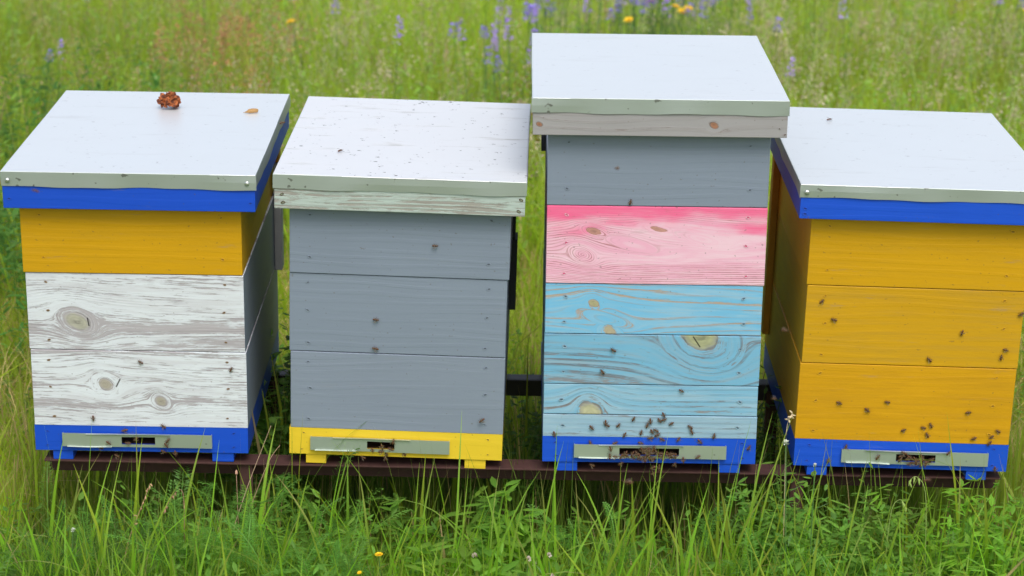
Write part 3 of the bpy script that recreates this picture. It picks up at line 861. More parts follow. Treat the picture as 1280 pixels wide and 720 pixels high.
for p, lb, s in (((-0.922, 4.10, 0.934), 'honey bee flying in front of the blue rim of the leftmost roof', 1.0),
              ((-0.492, 4.55, 0.966), 'honey bee flying beside the right blue rim of the leftmost roof', 1.0),
              ((0.537, 4.10, 0.679), 'honey bee flying in the dark gap beside the mustard hive, upper one', 1.0),
              ((0.523, 4.10, 0.535), 'honey bee flying in the dark gap beside the mustard hive, lower one', 1.0),
              ((0.226, 3.85, 0.457), 'honey bee flying near the camera below the tallest hive floor', 1.15),
              ((0.82, 4.00, 0.409), 'honey bee flying below the floor of the mustard hive', 1.1),
              ((0.201, 4.20, 0.975), 'honey bee flying in front of the grey box over the pink one', 0.8)):
    m3 = Euler((rb.uniform(-.3, .3), rb.uniform(-.4, .1), rb.uniform(0, 6.28))).to_matrix()
    if 'beside the right' not in lb:            # hovering between the hives and the camera
        p = Vector((0, 0, 2.109)) + (Vector(p) - Vector((0, 0, 2.109))) * 0.80
    bee(Vector(p), m3, lb, 'bees in flight', spread=-0.9, s=s)


# ------------------------------------------------------------------ vegetation
def leaf_mat(name, trans=0.5, rough=0.5, gloss=0.35):
    m = bpy.data.materials.new(name)
    m.use_nodes = True
    nt = m.node_tree
    nt.nodes.clear()
    out = nt.nodes.new('ShaderNodeOutputMaterial')
    bs = nt.nodes.new('ShaderNodeBsdfPrincipled')
    at = nt.nodes.new('ShaderNodeAttribute')
    at.attribute_name = 'tint'
    bs.inputs['Roughness'].default_value = rough
    bs.inputs['Specular IOR Level'].default_value = gloss
    tr = nt.nodes.new('ShaderNodeBsdfTranslucent')
    mxs = nt.nodes.new('ShaderNodeMixShader')
    mxs.inputs[0].default_value = trans
    hs = nt.nodes.new('ShaderNodeHueSaturation')
    hs.inputs['Value'].default_value = 2.0
    hs.inputs['Hue'].default_value = 0.485
    nt.links.new(at.outputs['Color'], bs.inputs['Base Color'])
    nt.links.new(at.outputs['Color'], hs.inputs['Color'])
    nt.links.new(hs.outputs[0], tr.inputs[0])
    nt.links.new(bs.outputs[0], mxs.inputs[1])
    nt.links.new(tr.outputs[0], mxs.inputs[2])
    nt.links.new(mxs.outputs[0], out.inputs[0])
    return m
M['leaf'] = leaf_mat('leaf')
M['stalk'] = leaf_mat('dry_stalk', 0.25, 0.7, 0.2)


class Veg:
    """collects vertices, quads and a tint per vertex, builds one mesh with numpy speed"""
    def __init__(self): self.V, self.F, self.C, self.n = [], [], [], 0

    def add(self, V, F, C):
        self.V.append(V.reshape(-1, 3)); self.F.append(F.reshape(-1, 4) + self.n); self.C.append(C.reshape(-1, 3))
        self.n += V.reshape(-1, 3).shape[0]

    def build(self, name, mat, parent=None):
        V = np.concatenate(self.V).astype(np.float32)
        F = np.concatenate(self.F).astype(np.int32)
        C = np.concatenate(self.C).astype(np.float32)
        me = bpy.data.meshes.new(name)
        me.vertices.add(len(V)); me.vertices.foreach_set('co', V.ravel())
        me.loops.add(F.size); me.loops.foreach_set('vertex_index', F.ravel())
        me.polygons.add(len(F)); me.polygons.foreach_set('loop_start', np.arange(0, F.size, 4, dtype=np.int32))
        me.polygons.foreach_set('loop_total', np.full(len(F), 4, dtype=np.int32))
        me.polygons.foreach_set('use_smooth', np.ones(len(F), dtype=bool))
        at = me.attributes.new('tint', 'FLOAT_COLOR', 'POINT')
        at.data.foreach_set('color', np.concatenate([C, np.ones((len(C), 1), np.float32)], 1).ravel())
        me.materials.append(mat)
        me.update(calc_edges=True)
        o = bpy.data.objects.new(name, me)
        COL.objects.link(o)
        if parent: o.parent = parent
        return o


def ribbons(veg, P, az, L, lean, droop, W, col, segs=5, taper=1.6, tipcol=None, tipmix=None, tw=None):
    """curved tapered ribbons. P (n,3) roots, az azimuth, L length, lean start angle from vertical, droop extra bending to the tip"""
    n = len(P)
    t = np.linspace(0, 1, segs + 1)
    th = lean[:, None] + droop[:, None] * t[None, :] ** 1.6          # angle from vertical along the blade
    ds = (L / segs)[:, None]
    hx = np.concatenate([np.zeros((n, 1)), np.cumsum(np.sin(th[:, :-1]) * ds, 1)], 1)
    hz = np.concatenate([np.zeros((n, 1)), np.cumsum(np.cos(th[:, :-1]) * ds, 1)], 1)
    ca, sa = np.cos(az)[:, None], np.sin(az)[:, None]
    side = rng.normal(0, 0.10, (n, 1)) * (t[None, :] ** 2) * L[:, None]
    X = P[:, 0:1] + hx * ca - side * sa
    Y = P[:, 1:2] + hx * sa + side * ca
    Z = np.maximum(P[:, 2:3] + hz, P[:, 2:3] * 0 + 0.004)
    w = W[:, None] * (0.55 + 0.9 * t[None, :]) * (1 - t[None, :] ** taper) * 0.5 + 0.00012
    tw = rng.uniform(-1.1, 1.1, n) if tw is None else tw
    tws = tw[:, None] * (0.4 + 0.9 * t[None, :])
    sx, sy = -sa * np.cos(tws) , ca * np.cos(tws)
    nz = np.sin(tws) * 0.8
    sx = sx + ca * np.cos(th) * np.sin(tws) * 0.6
    sy = sy + sa * np.cos(th) * np.sin(tws) * 0.6
    A = np.stack([X - sx * w, Y - sy * w, Z + nz * w * .5], -1)
    B = np.stack([X + sx * w, Y + sy * w, Z - nz * w * .5], -1)
    V = np.stack([A, B], 2)                                          # n, segs+1, 2, 3
    base = (np.arange(n) * (segs + 1) * 2)[:, None]
    k = (np.arange(segs) * 2)[None, :]
    F = np.stack([base + k, base + k + 1, base + k + 3, base + k + 2], -1)
    C = np.repeat(np.repeat(col[:, None, None, :], segs + 1, 1), 2, 2)
    if tipcol is not None:
        f = (np.clip((t - 0.45) / 0.55, 0, 1)[None, :] * tipmix[:, None])[:, :, None, None]
        C = C * (1 - f) + np.asarray(tipcol)[None, None, None, :] * f
    veg.add(V, F, C)
    return np.stack([X, Y, Z], -1), th


def vnoise(x, y, s, seed=0):
    """cheap smooth value noise"""
    r = np.random.default_rng(seed).random((64, 64))
    u, v = x * s + 100, y * s + 100
    i, j = np.floor(u).astype(int), np.floor(v).astype(int)
    fu, fv = u - i, v - j
    fu, fv = fu * fu * (3 - 2 * fu), fv * fv * (3 - 2 * fv)
    g = lambda a, b: r[a % 64, b % 64]
    return (g(i, j) * (1 - fu) + g(i + 1, j) * fu) * (1 - fv) + (g(i, j + 1) * (1 - fu) + g(i + 1, j + 1) * fu) * fv


def hue(n, base, var=0.18, yel=0.25):
    b = np.array(base)
    c = b[None, :] * (1 + rng.normal(0, var, (n, 1)))
    y = rng.random((n, 1)) * yel
    c = c * (1 - y) + np.array([b[1] * 0.95, b[1] * 1.0, b[2] * 0.8])[None, :] * y
    return np.clip(c, 0.004, 0.9)


CX = [h[0] for h in HV]
def under_hive(x, y, pad=0.03):
    m = np.zeros(len(x), bool)
    for c in CX: m |= (np.abs(x - c) < 0.225 + pad) & (y > 4.33 - pad) & (y < 4.95 + pad)
    return m


def scatter(n, x0, x1, y0, y1): return rng.uniform(x0, x1, n), rng.uniform(y0, y1, n)


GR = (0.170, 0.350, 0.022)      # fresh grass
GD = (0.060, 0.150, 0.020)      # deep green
GY = (0.400, 0.480, 0.050)      # yellow green
DRY = (0.58, 0.44, 0.20)


def grass_field(name, n, x0, x1, y0, y1, hmin, hmax, wmin, wmax, label_kind='stuff', segs=5, col=GR, yel=0.3, dry=0.05, hseed=1, clump=0.5, lean=0.5, droop=1.0, hfun=None):
    g = Veg()
    x, y = scatter(int(n * 1.3), x0, x1, y0, y1)
    keep = rng.random(len(x)) < (1 - clump) + clump * 1.6 * vnoise(x, y, 6.0, hseed)
    x, y = x[keep][:n], y[keep][:n]
    k = len(x)
    # gather into tufts
    q = rng.random(k) < 0.65
    gx, gy = np.round(x / 0.07) * 0.07, np.round(y / 0.07) * 0.07
    jx = vnoise(gx, gy, 31.0, 5) * 0.07; jy = vnoise(gx, gy, 37.0, 6) * 0.07
    x = np.where(q, gx + jx + rng.normal(0, 0.012, k), x)
    y = np.where(q, gy + jy + rng.normal(0, 0.012, k), y)
    hn = vnoise(x, y, 1.7, hseed + 3)
    L = (hmin + (hmax - hmin) * (0.25 + 0.75 * hn)) * rng.uniform(0.55, 1.15, k)
    if hfun is not None: L = L * hfun(x, y)
    u = under_hive(x, y)
    L = np.where(u, np.minimum(L, rng.uniform(0.08, 0.22, k)), L)
    W = rng.uniform(wmin, wmax, k) * np.where(rng.random(k) < 0.15, 1.6, 1)
    c = hue(k, col, 0.2, yel)
    pn = vnoise(x, y, 0.9, hseed + 9)[:, None]
    c = c * (0.6 + 0.8 * pn)
    ym = (vnoise(x, y, 0.55, hseed + 12)[:, None] * 0.5)
    c = c * (1 - ym) + np.array(GY)[None] * ym
    d = rng.random(k) < dry
    c[d] = np.array(DRY)[None] * rng.uniform(0.6, 1.1, (d.sum(), 1))
    ln = np.abs(rng.normal(0, lean * 0.5, k)); dr = np.abs(rng.normal(0.2, droop * 0.6, k))
    ln = np.where(u, ln * 0.4, ln); dr = np.where(u, dr * 0.3, dr)
    az = rng.uniform(0, 6.283, k)
    tip = rng.random(k) ** 3 * 0.8
    P = np.stack([x, y, np.zeros(k)], 1)
    # blades beside a hive lean away from it
    near = (~u) & under_hive(x, y, 0.14)
    ln = np.where(near, ln * 0.35, ln); dr = np.where(near, dr * 0.35, dr)
    ribbons(g, P, az, L, ln, dr, W, c, segs, tipcol=(0.30, 0.24, 0.09), tipmix=tip)
    o = g.build(name, M['leaf'])
    tag(o, None, None, None, 'stuff')
    return o

def lab(o, label, cat, group=None):
    o['label'] = label; o['category'] = cat
    if group: o['group'] = group

# far meadow, sides, near sward
o = grass_field('meadow_grass', 62000, -3.4, 3.4, 6.3, 11.8, 0.20, 0.44, 0.004, 0.009, segs=4, col=(.24, .43, .035), yel=0.6, dry=0.08, hseed=21, lean=1.1, droop=1.3)
lab(o, 'tall soft meadow grass filling the field behind the hives', 'grass')
o = grass_field('outer_grass', 60000, -11, 11, 2.0, 22.0, 0.22, 0.46, 0.007, 0.016, segs=3, col=(.24, .43, .03), yel=0.6, dry=0.06, hseed=31, lean=1.0)
lab(o, 'wide outer meadow grass reaching away past the hive row', 'grass')
o = grass_field('short_grass', 46000, -2.2, 2.2, 4.95, 6.5, 0.07, 0.20, 0.003, 0.0065, segs=4, col=(.26, .43, .04), yel=0.55, dry=0.18, hseed=41, lean=1.4, droop=1.4)
lab(o, 'shorter bright grass just behind the hive stand', 'grass')
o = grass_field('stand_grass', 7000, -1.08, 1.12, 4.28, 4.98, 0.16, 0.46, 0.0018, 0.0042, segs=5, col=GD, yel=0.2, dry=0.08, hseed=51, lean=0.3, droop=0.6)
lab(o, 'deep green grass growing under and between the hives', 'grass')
o = grass_field('front_grass', 22000, -1.7, 1.7, 3.45, 4.30, 0.14, 0.30, 0.0022, 0.0062, segs=6, yel=0.2, dry=0.03, hseed=61, col=(.115, .31, .02), lean=0.65, droop=1.2, hfun=lambda x, y: 1 - .5 * np.clip((y - 4.02) / .2, 0, 1))
lab(o, 'lush tangled grass along the front of the hive stand', 'grass')

for xa, xb in ((-2.2, -1.08), (1.12, 2.2)):
    o = grass_field('short_grass', 11000, xa, xb, 4.15, 5.0, 0.08, 0.24, 0.003, 0.0065, segs=4, col=(.22, .40, .03), yel=0.5, dry=0.16, hseed=44, lean=1.3, droop=1.4)
    lab(o, 'bright trodden grass beside the %s end of the hive stand' % ('left' if xa < 0 else 'right'), 'grass')
# fine tussock at lower left and thin wispy blades
g = Veg()
for cx_, cy_, rr, n in ((-0.78, 3.98, 0.13, 2600), (-0.60, 3.86, 0.09, 1100), (0.35, 3.9, 0.08, 500), (-0.33, 3.84, 0.08, 600), (0.9, 3.95, 0.1, 600)):
    a = rng.uniform(0, 6.283, n); r_ = rr * np.sqrt(rng.random(n))
    P = np.stack([cx_ + r_ * np.cos(a), cy_ + r_ * np.sin(a), np.zeros(n)], 1)
    ribbons(g, P, a + rng.normal(0, .4, n), rng.uniform(.16, .30, n), r_ / rr * .5, rng.uniform(.2, 1.3, n), rng.uniform(.0011, .002, n), hue(n, (0.07, 0.18, 0.028), .2, .2), 6)
o = g.build('tussock_grass', M['leaf']); tag(o, 'fine dark hair-like tussock grass in the lower left foreground', 'grass', None, 'stuff')

# broad upright blades in the foreground
g = Veg()
n = 1100
x, y = scatter(n, -1.45, 1.45, 3.6, 4.16)
P = np.stack([x, y, np.zeros(n)], 1)
ribbons(g, P, rng.uniform(0, 6.283, n), rng.uniform(.22, .39, n), np.abs(rng.normal(0, .18, n)), np.abs(rng.normal(.1, .6, n)), rng.uniform(.006, .0125, n), hue(n, (0.20, 0.46, 0.03), .18, .25), 8, tipcol=(.25, .2, .07), tipmix=rng.random(n) ** 3)
# individually seen tall blades: (x at tip, y, tip height, azimuth, bend)
heroes = [(0.47, 4.10, 0.50, 1.7, 0.12), (0.49, 4.14, 0.48, 1.4, 0.2), (0.275, 4.05, 0.47, 1.5, .1), (0.27, 3.98, 0.44, 1.8, 0.1), (0.72, 3.98, 0.47, 0.3, 0.35),
          (0.745, 4.06, 0.45, 0.4, 0.3), (0.66, 4.02, 0.46, 1.5, .1), (0.05, 4.05, 0.45, 1.7, 0.15), (-0.37, 4.1, 0.40, 2.6, 0.2), (0.56, 4.05, 0.46, 1.8, .1),
          (0.97, 4.0, 0.39, 1.2, 0.15), (0.99, 4.02, 0.37, 1.2, 0.15), (-0.12, 4.0, 0.36, 1.4, 0.1), (-0.10, 4.02, 0.37, 1.9, 0.1), (-0.55, 4.02, 0.39, 1.2, 0.2),
          (-0.82, 4.0, 0.40, 1.5, 0.15), (-0.65, 4.05, 0.36, 0.6, 0.3), (0.40, 4.0, 0.40, 1.5, .15), (-0.45, 4.08, 0.38, 0.9, .2), (1.05, 4.05, 0.42, 0.3, .4)]
hh = np.array(heroes); k = len(hh)
ribbons(g, np.stack([hh[:, 0], hh[:, 1], np.zeros(k)], 1), hh[:, 3] - 1.57, hh[:, 2] * 1.04, hh[:, 4] * .4, hh[:, 4] * 1.2, np.full(k, .0105), hue(k, (0.28, 0.50, 0.05), .08, .2), 9, tw=np.full(k, 1.3) * np.sign(rng.random(k) - .5), tipcol=(.3, .26, .1), tipmix=rng.random(k) * .4)
# scattered tall blades rising in front of the floors and the rail
k = 110
x, y = scatter(k, -1.3, 1.3, 3.92, 4.2)
ribbons(g, np.stack([x, y, np.zeros(k)], 1), rng.uniform(0, 6.283, k), rng.uniform(.33, .47, k), np.abs(rng.normal(0, .12, k)), rng.uniform(0, .7, k), rng.uniform(.006, .0115, k), hue(k, (0.22, 0.47, 0.035), .15, .25), 9, tipcol=(.4, .32, .12), tipmix=rng.random(k) ** 2)
# long arching blades
k = 90
x, y = scatter(k, -1.4, 1.4, 3.6, 4.2)
ribbons(g, np.stack([x, y, np.zeros(k)], 1), rng.choice([0, 3.14], k) + rng.normal(0, .5, k), rng.uniform(.3, .46, k), rng.uniform(0, .35, k), rng.uniform(1.6, 2.9, k), rng.uniform(.004, .008, k), hue(k, (0.26, 0.46, 0.06), .12, .4), 12, tipcol=(.4, .32, .16), tipmix=rng.random(k) ** 2)
# one tall bent blade before the mustard hive
ribbons(g, np.array([[0.56, 4.12, 0.0], [0.50, 4.10, 0], [-0.475, 4.3, 0], [-.47, 4.42, 0]]), np.array([0.1, 0.2, 0.4, 2.6]), np.array([.66, .40, .5, .62]), np.array([.05, .1, .1, .1]), np.array([2.4, .8, 1.2, 1.9]), np.array([.0085, .009, .006, .006]), hue(4, (0.18, 0.36, 0.04), .05, .1), 16, tw=np.array([.9, .9, .5, .5]))
o = g.build('broad_grass', M['leaf']); tag(o, 'broad bright grass blades standing in the foreground sward', 'grass', None, 'stuff')

# dense low clover / herb mass: small oval leaflets
def leaflets(veg, P, az, tilt, L, W, col):
    """pointed oval leaves, 4 quads with a fold along the midrib"""
    n = len(P)
    t = np.array([0, .25, .6, 1.0]); w = np.array([0.08, .85, .9, .03])
    ca, sa = np.cos(az), np.sin(az)
    d = np.stack([ca * np.cos(tilt), sa * np.cos(tilt), np.sin(tilt)], 1)
    s = np.stack([-sa, ca, np.zeros(n)], 1)
    up = np.cross(d, s)
    V = np.zeros((n, 4, 3, 3))
    for i in range(4):
        c = P + d * (L * t[i])[:, None] - np.array([0, 0, 1])[None] * (L * .25 * t[i] ** 2)[:, None]
        V[:, i, 1] = c
        off = s * (W * w[i] * .5)[:, None]; lift = up * (W * w[i] * .16)[:, None]
        V[:, i, 0] = c - off - lift; V[:, i, 2] = c + off - lift
    base = (np.arange(n) * 12)[:, None]
    q = []
    for i in range(3):
        for j in range(2):
            a = i * 3 + j
            q.append([a, a + 1, a + 4, a + 3])
    F = base[:, None, :] + np.array(q)[None]
    C = np.repeat(col[:, None, :], 12, 1)
    veg.add(V, F, C)

def herb_patch(veg, n, x0, x1, y0, y1, h0, h1, leafL, leafW, col, per=14, mask=None):
    x, y = scatter(n, x0, x1, y0, y1)
    if mask is not None:
        k = mask(x, y); x, y = x[k], y[k]
    n = len(x)
    H = rng.uniform(h0, h1, n); az = rng.uniform(0, 6.283, n); ln = np.abs(rng.normal(0, .25, n))
    u = under_hive(x, y); H = np.where(u, np.minimum(H, .2), H)
    c = hue(n, col, .18, .25)
    P = np.stack([x, y, np.zeros(n)], 1)
    pts, th = ribbons(veg, P, az, H, ln, rng.uniform(0, .5, n), np.full(n, .0022), c * .9, 6, taper=6)
    for k in range(per):
        f = rng.uniform(.35, 1.0, n) * 6
        i0 = np.minimum(f.astype(int), 5); fr = (f - i0)[:, None]
        q = pts[np.arange(n), i0] * (1 - fr) + pts[np.arange(n), i0 + 1] * fr
        a = rng.uniform(0, 6.283, n)
        L = rng.uniform(.6, 1.2, n) * leafL
        leaflets(veg, q, a, rng.uniform(-.2, .9, n), L, L * leafW * rng.uniform(.8, 1.2, n), np.clip(c * rng.uniform(.85, 1.2, (n, 1)), 0, 1))

g = Veg()
herb_patch(g, 900, -1.6, 1.6, 3.5, 4.3, .12, .26, .030, .36, (0.12, .27, .035))
herb_patch(g, 700, -1.6, 1.6, 3.5, 4.3, .10, .22, .020, .6, (0.10, .25, .035), per=10)
herb_patch(g, 260, .85, 1.6, 3.7, 4.25, .22, .34, .040, .26, (0.17, .38, .04), per=20)
herb_patch(g, 160, .5, .78, 3.95, 4.3, .22, .33, .026, .4, (0.14, .31, .05), per=16)
herb_patch(g, 60, -.20, .08, 3.95, 4.22, .22, .30, .055, .30, (0.15, .33, .04), per=9)
herb_patch(g, 220, -.70, -.30, 3.8, 4.2, .18, .28, .03, .30, (0.15, .33, .05), per=14)
herb_patch(g, 320, -1.5, 1.5, 4.9, 5.6, .08, .2, .02, .5, (0.12, .28, .04), per=10)
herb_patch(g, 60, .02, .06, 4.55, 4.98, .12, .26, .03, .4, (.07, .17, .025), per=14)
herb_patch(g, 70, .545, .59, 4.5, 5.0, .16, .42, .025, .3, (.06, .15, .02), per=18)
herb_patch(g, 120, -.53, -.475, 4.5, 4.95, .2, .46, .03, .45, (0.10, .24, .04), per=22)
o = g.build('leafy_weeds', M['leaf']); tag(o, 'low leafy weeds mixed into the foreground grass', 'weeds', None, 'stuff')

# feathery yarrow leaves
def yarrow(veg, n, x0, x1, y0, y1, z0, z1, Lr=(.08, .17)):
    x, y = scatter(n, x0, x1, y0, y1)
    P = np.stack([x, y, rng.uniform(z0, z1, n)], 1)
    az = rng.uniform(0, 6.283, n); L = rng.uniform(*Lr, n)
    c = hue(n, (0.13, .31, .055), .15, .2)
    S = 18
    pts, th = ribbons(veg, P, az, L, rng.uniform(.1, 1.1, n), rng.uniform(.2, 1.2, n), np.full(n, .0022), c, S, taper=5)
    up = np.array([0, 0, 1.0])
    for i in range(2, S):
        t = i / S
        d = pts[:, i] - pts[:, i - 1]; d /= np.linalg.norm(d, axis=1, keepdims=True) + 1e-9
        s = np.cross(d, np.stack([-np.sin(az), np.cos(az), np.zeros(n)], 1)); # normal of the frond
        sd = np.stack([-np.sin(az), np.cos(az), np.zeros(n)], 1)
        wl = L * .13 * math.sin(math.pi * (0.12 + .85 * t)) ** .8 + .002
        for sg in (-1, 1):
            for (da, sc_) in ((0.25, 1.0), (.75, .75), (-.2, .7)):
                v = sd * sg * math.cos(da) + d * math.sin(da + .25) + s * rng.normal(0, .25, (n, 1))
                tip = pts[:, i] + v * (wl * sc_ * rng.uniform(.8, 1.15, n))[:, None]
                hw = d * .0008 + s * .0005
                root = pts[:, i] + v * (wl * (.0 if da == .25 else .3))[:, None]
                mid = (root + tip) / 2
                V = np.stack([root, mid - hw * 1.1, tip, mid + hw * 1.1], 1)
                F = (np.arange(n) * 4)[:, None] + np.arange(4)[None]
                veg.add(V, F, np.repeat((c * rng.uniform(.85, 1.2, (n, 1)))[:, None], 4, 1))
g = Veg()
yarrow(g, 120, -1.45, -.3, 3.75, 4.25, .08, .20)
yarrow(g, 80, -.7, -.25, 3.9, 4.28, .14, .24)
yarrow(g, 200, -.3, 1.5, 3.6, 4.2, .06, .18)
yarrow(g, 12, .34, .50, 4.02, 4.2, .12, .20, (.10, .16))
yarrow(g, 8, .10, .22, 4.02, 4.16, .16, .22, (.08, .12))
yarrow(g, 9, .78, 1.0, 4.05, 4.2, .14, .22, (.08, .13))
o = g.build('yarrow_leaves', M['leaf']); tag(o, 'feathery fern-like yarrow leaves among the foreground grass', 'weeds', None, 'stuff')

# meadow herbs and seed heads behind
g = Veg()
herb_patch(g, 2600, -3.2, 3.2, 6.2, 11, .18, .48, .045, .3, (0.22, .38, .06), per=9)
herb_patch(g, 500, -2.6, -1.2, 5.4, 8, .25, .5, .05, .28, (0.08, .22, .04), per=12)
o = g.build('meadow_herbs', M['leaf']); tag(o, 'blurred leafy herbs standing in the meadow behind', 'weeds', None, 'stuff')

def panicles(veg, n, x0, x1, y0, y1, h0, h1, cols, spk=26, spread=.035, ln=.09, mask=None, size=.006):
    x, y = scatter(n, x0, x1, y0, y1)
    if mask is not None:
        k = rng.random(n) < mask(x, y); x, y = x[k], y[k]
    n = len(x)
    H = rng.uniform(h0, h1, n)
    ci = np.array(cols)[rng.integers(0, len(cols), n)]
    c = np.clip(ci * rng.uniform(.75, 1.2, (n, 1)), 0, 1)
    stalk = c * np.array([.7, 1.0, .6])[None]
    pts, th = ribbons(veg, np.stack([x, y, np.zeros(n)], 1), rng.uniform(0, 6.283, n), H, np.abs(rng.normal(0, .12, n)), np.abs(rng.normal(.1, .35, n)), np.full(n, .0022), stalk, 6, taper=8)
    top = pts[:, -1]; dr = pts[:, -1] - pts[:, -2]; dr /= np.linalg.norm(dr, axis=1, keepdims=True)
    for k in range(spk):
        f = rng.random(n)
        p = top - dr * (f * ln)[:, None] + rng.normal(0, 1, (n, 3)) * (spread * (.25 + .75 * f))[:, None] * np.array([1, 1, .6])[None]
        a = rng.normal(0, 1, (n, 3)); a /= np.linalg.norm(a, axis=1, keepdims=True)
        b_ = np.cross(a, rng.normal(0, 1, (n, 3))); b_ /= np.linalg.norm(b_, axis=1, keepdims=True)
        s = rng.uniform(.6, 1.3, (n, 1)) * size
        V = np.stack([p - a * s, p - b_ * s * .45, p + a * s, p + b_ * s * .45], 1)
        veg.add(V, (np.arange(n) * 4)[:, None] + np.arange(4)[None], np.repeat(c[:, None], 4, 1))
g = Veg()
BEI = [(.52, .45, .28), (.46, .34, .24), (.40, .44, .20), (.60, .50, .38)]
panicles(g, 2300, -1.1, 3.0, 6.5, 9.6, .28, .50, BEI, mask=lambda x, y: .15 + .85 * vnoise(x, y, 1.3, 77))
panicles(g, 500, -3, -1.0, 6.5, 9.6, .3, .55, [(.30, .36, .14), (.40, .30, .16)])
panicles(g, 900, -3.2, 3.2, 9, 11.6, .35, .6, [(.36, .34, .16), (.42, .26, .12), (.40, .38, .18)])
panicles(g, 60, -1.25, -.85, 7.3, 8.6, .4, .6, [(.50, .27, .12), (.46, .25, .13)], spk=40, spread=.022, ln=.12)
panicles(g, 70, .05, .25, 7.3, 8.2, .2, .35, [(.30, .13, .08)], spk=30, spread=.04)
panicles(g, 500, -7, -3, 5, 14, .3, .6, BEI[:2]); panicles(g, 500, 3, 7, 5, 14, .3, .6, BEI[:2])
o = g.build('seed_grass', M['stalk']); tag(o, 'pale beige seed heads scattered through the blurred meadow', 'grass', None, 'stuff')

# dry litter strands at left and behind the stand
g = Veg()
for n, x0, x1, y0, y1 in ((1500, -1.9, -1.0, 4.5, 6.2), (1600, -1.0, 1.6, 5.0, 6.6), (500, -1.5, -.9, 4.1, 4.9), (420, -1.5, 1.5, 3.6, 4.28)):
    x, y = scatter(n, x0, x1, y0, y1)
    k_ = ~under_hive(x, y, .12); x, y = x[k_], y[k_]; n = len(x)
    ribbons(g, np.stack([x, y, rng.uniform(0.0, .10, n)], 1), rng.uniform(0, 6.283, n), rng.uniform(.08, .24, n), rng.uniform(.3, 1.5, n), rng.uniform(0, .8, n), rng.uniform(.0012, .003, n), np.clip(np.array(DRY)[None] * rng.uniform(.7, 1.3, (n, 1)), 0, 1), 4)
o = g.build('dry_grass', M['stalk']); tag(o, 'straw coloured dry grass strands lying through the sward', 'grass', None, 'stuff')

# ---- individual stalks seen in front of the floors
def stalk(name, label, pts, rad, col, heads, hr=0.003, hl=0.012, cat='grass stalk', group='dry grass stalks before the hives'):
    """a bent stalk with small drooping seed husks"""
    r0 = Vector(pts[0])
    b = MB()
    P = [Vector(p) - r0 for p in pts]
    # smooth the path
    Q = []
    for i in range(len(P) - 1):
        p0, p1, p2, p3 = P[max(i - 1, 0)], P[i], P[i + 1], P[min(i + 2, len(P) - 1)]
        for k in range(5):
            t = k / 5
            Q.append(0.5 * ((2 * p1) + (p2 - p0) * t + (2 * p0 - 5 * p1 + 4 * p2 - p3) * t * t + (3 * p1 - p0 - 3 * p2 + p3) * t ** 3))
    Q.append(P[-1])
    b.tube(Q, [rad * (1 - .6 * i / len(Q)) for i in range(len(Q))], 5)
    root = b.build(name, simple(name + '_mat', col, .7, 0, .2, 200), smooth=True)
    root.location = r0
    tag(root, label, cat, group)
    if heads:
        h = MB()
        rr = random.Random(len(label))
        for (f, dx, dy, dz) in heads:
            q = Q[min(len(Q) - 1, int(f * (len(Q) - 1)))]
            d = Vector((dx, dy, dz)).normalized()
            h.tube([q, q + d * hl * .3, q + d * hl * .7, q + d * hl], [.0004, hr, hr * .8, .0003], 5)
        h.build('seed_head', simple(name + '_seed', tuple(min(1, c * 1.15) for c in col[:3]) + (1,), .7, 0, .3, 300), root)
    return root
rr = random.Random(5)
tan = lin(176, 140, 104)
stalk('dry_stalk', 'dry brown grass stalk leaning up under the leftmost floor', [(-0.77, 4.06, 0.0), (-0.775, 4.07, 0.14), (-0.765, 4.08, 0.21), (-0.735, 4.10, 0.29), (-0.722, 4.11, 0.325)], .0013, tan,
      [(f, rr.uniform(-1, 1), rr.uniform(-1, 1), rr.uniform(-1, .4)) for f in np.linspace(.6, 1, 10)], hr=.0017, hl=.008)
stalk('dry_stalk', 'dry reddish seed spike hanging under the right half of the leftmost floor', [(-0.66, 4.1, 0.0), (-0.655, 4.1, 0.20), (-0.655, 4.1, 0.31), (-0.675, 4.1, 0.305), (-0.695, 4.1, 0.27)], .0010, lin(170, 128, 104),
      [(f, rr.uniform(-.6, .2), rr.uniform(-.5, .5), -1) for f in np.linspace(.7, 1, 16)], hr=.0017, hl=.009)
stalk('dry_stalk', 'long thin straw leaning right in front of the first gap between hives', [(-0.575, 4.1, 0.0), (-0.56, 4.1, 0.20), (-0.53, 4.1, 0.31), (-0.49, 4.1, 0.42), (-0.475, 4.1, 0.46)], .0010, lin(200, 168, 140), [])
stalk('dry_stalk', 'upright thin straw beside the rusty stand leg', [(-0.545, 4.15, 0.0), (-0.55, 4.15, 0.16), (-0.553, 4.15, 0.33)], .0010, lin(196, 150, 128), [(1, 0, 0, 1)])
stalk('dry_stalk', 'straw crossing low and rightwards before the first gap', [(-0.58, 4.14, 0.12), (-0.53, 4.13, 0.25), (-0.485, 4.12, 0.37), (-0.46, 4.12, 0.41)], .0010, lin(196, 160, 130), [])
cream = lin(206, 196, 150)
stalk('drooping_stalk', 'green stalk with drooping cream husks, left of the pair before the mustard floor', [(0.76, 4.08, 0.0), (0.765, 4.08, 0.20), (0.77, 4.08, 0.31), (0.785, 4.08, 0.335), (0.795, 4.08, 0.325)], .0011, lin(150, 170, 90),
      [(.85, .3, 0, -1), (.95, .4, 0, -1), (1, .2, 0, -1)], hr=.0022, hl=.018, group='drooping stalks before the mustard hive')
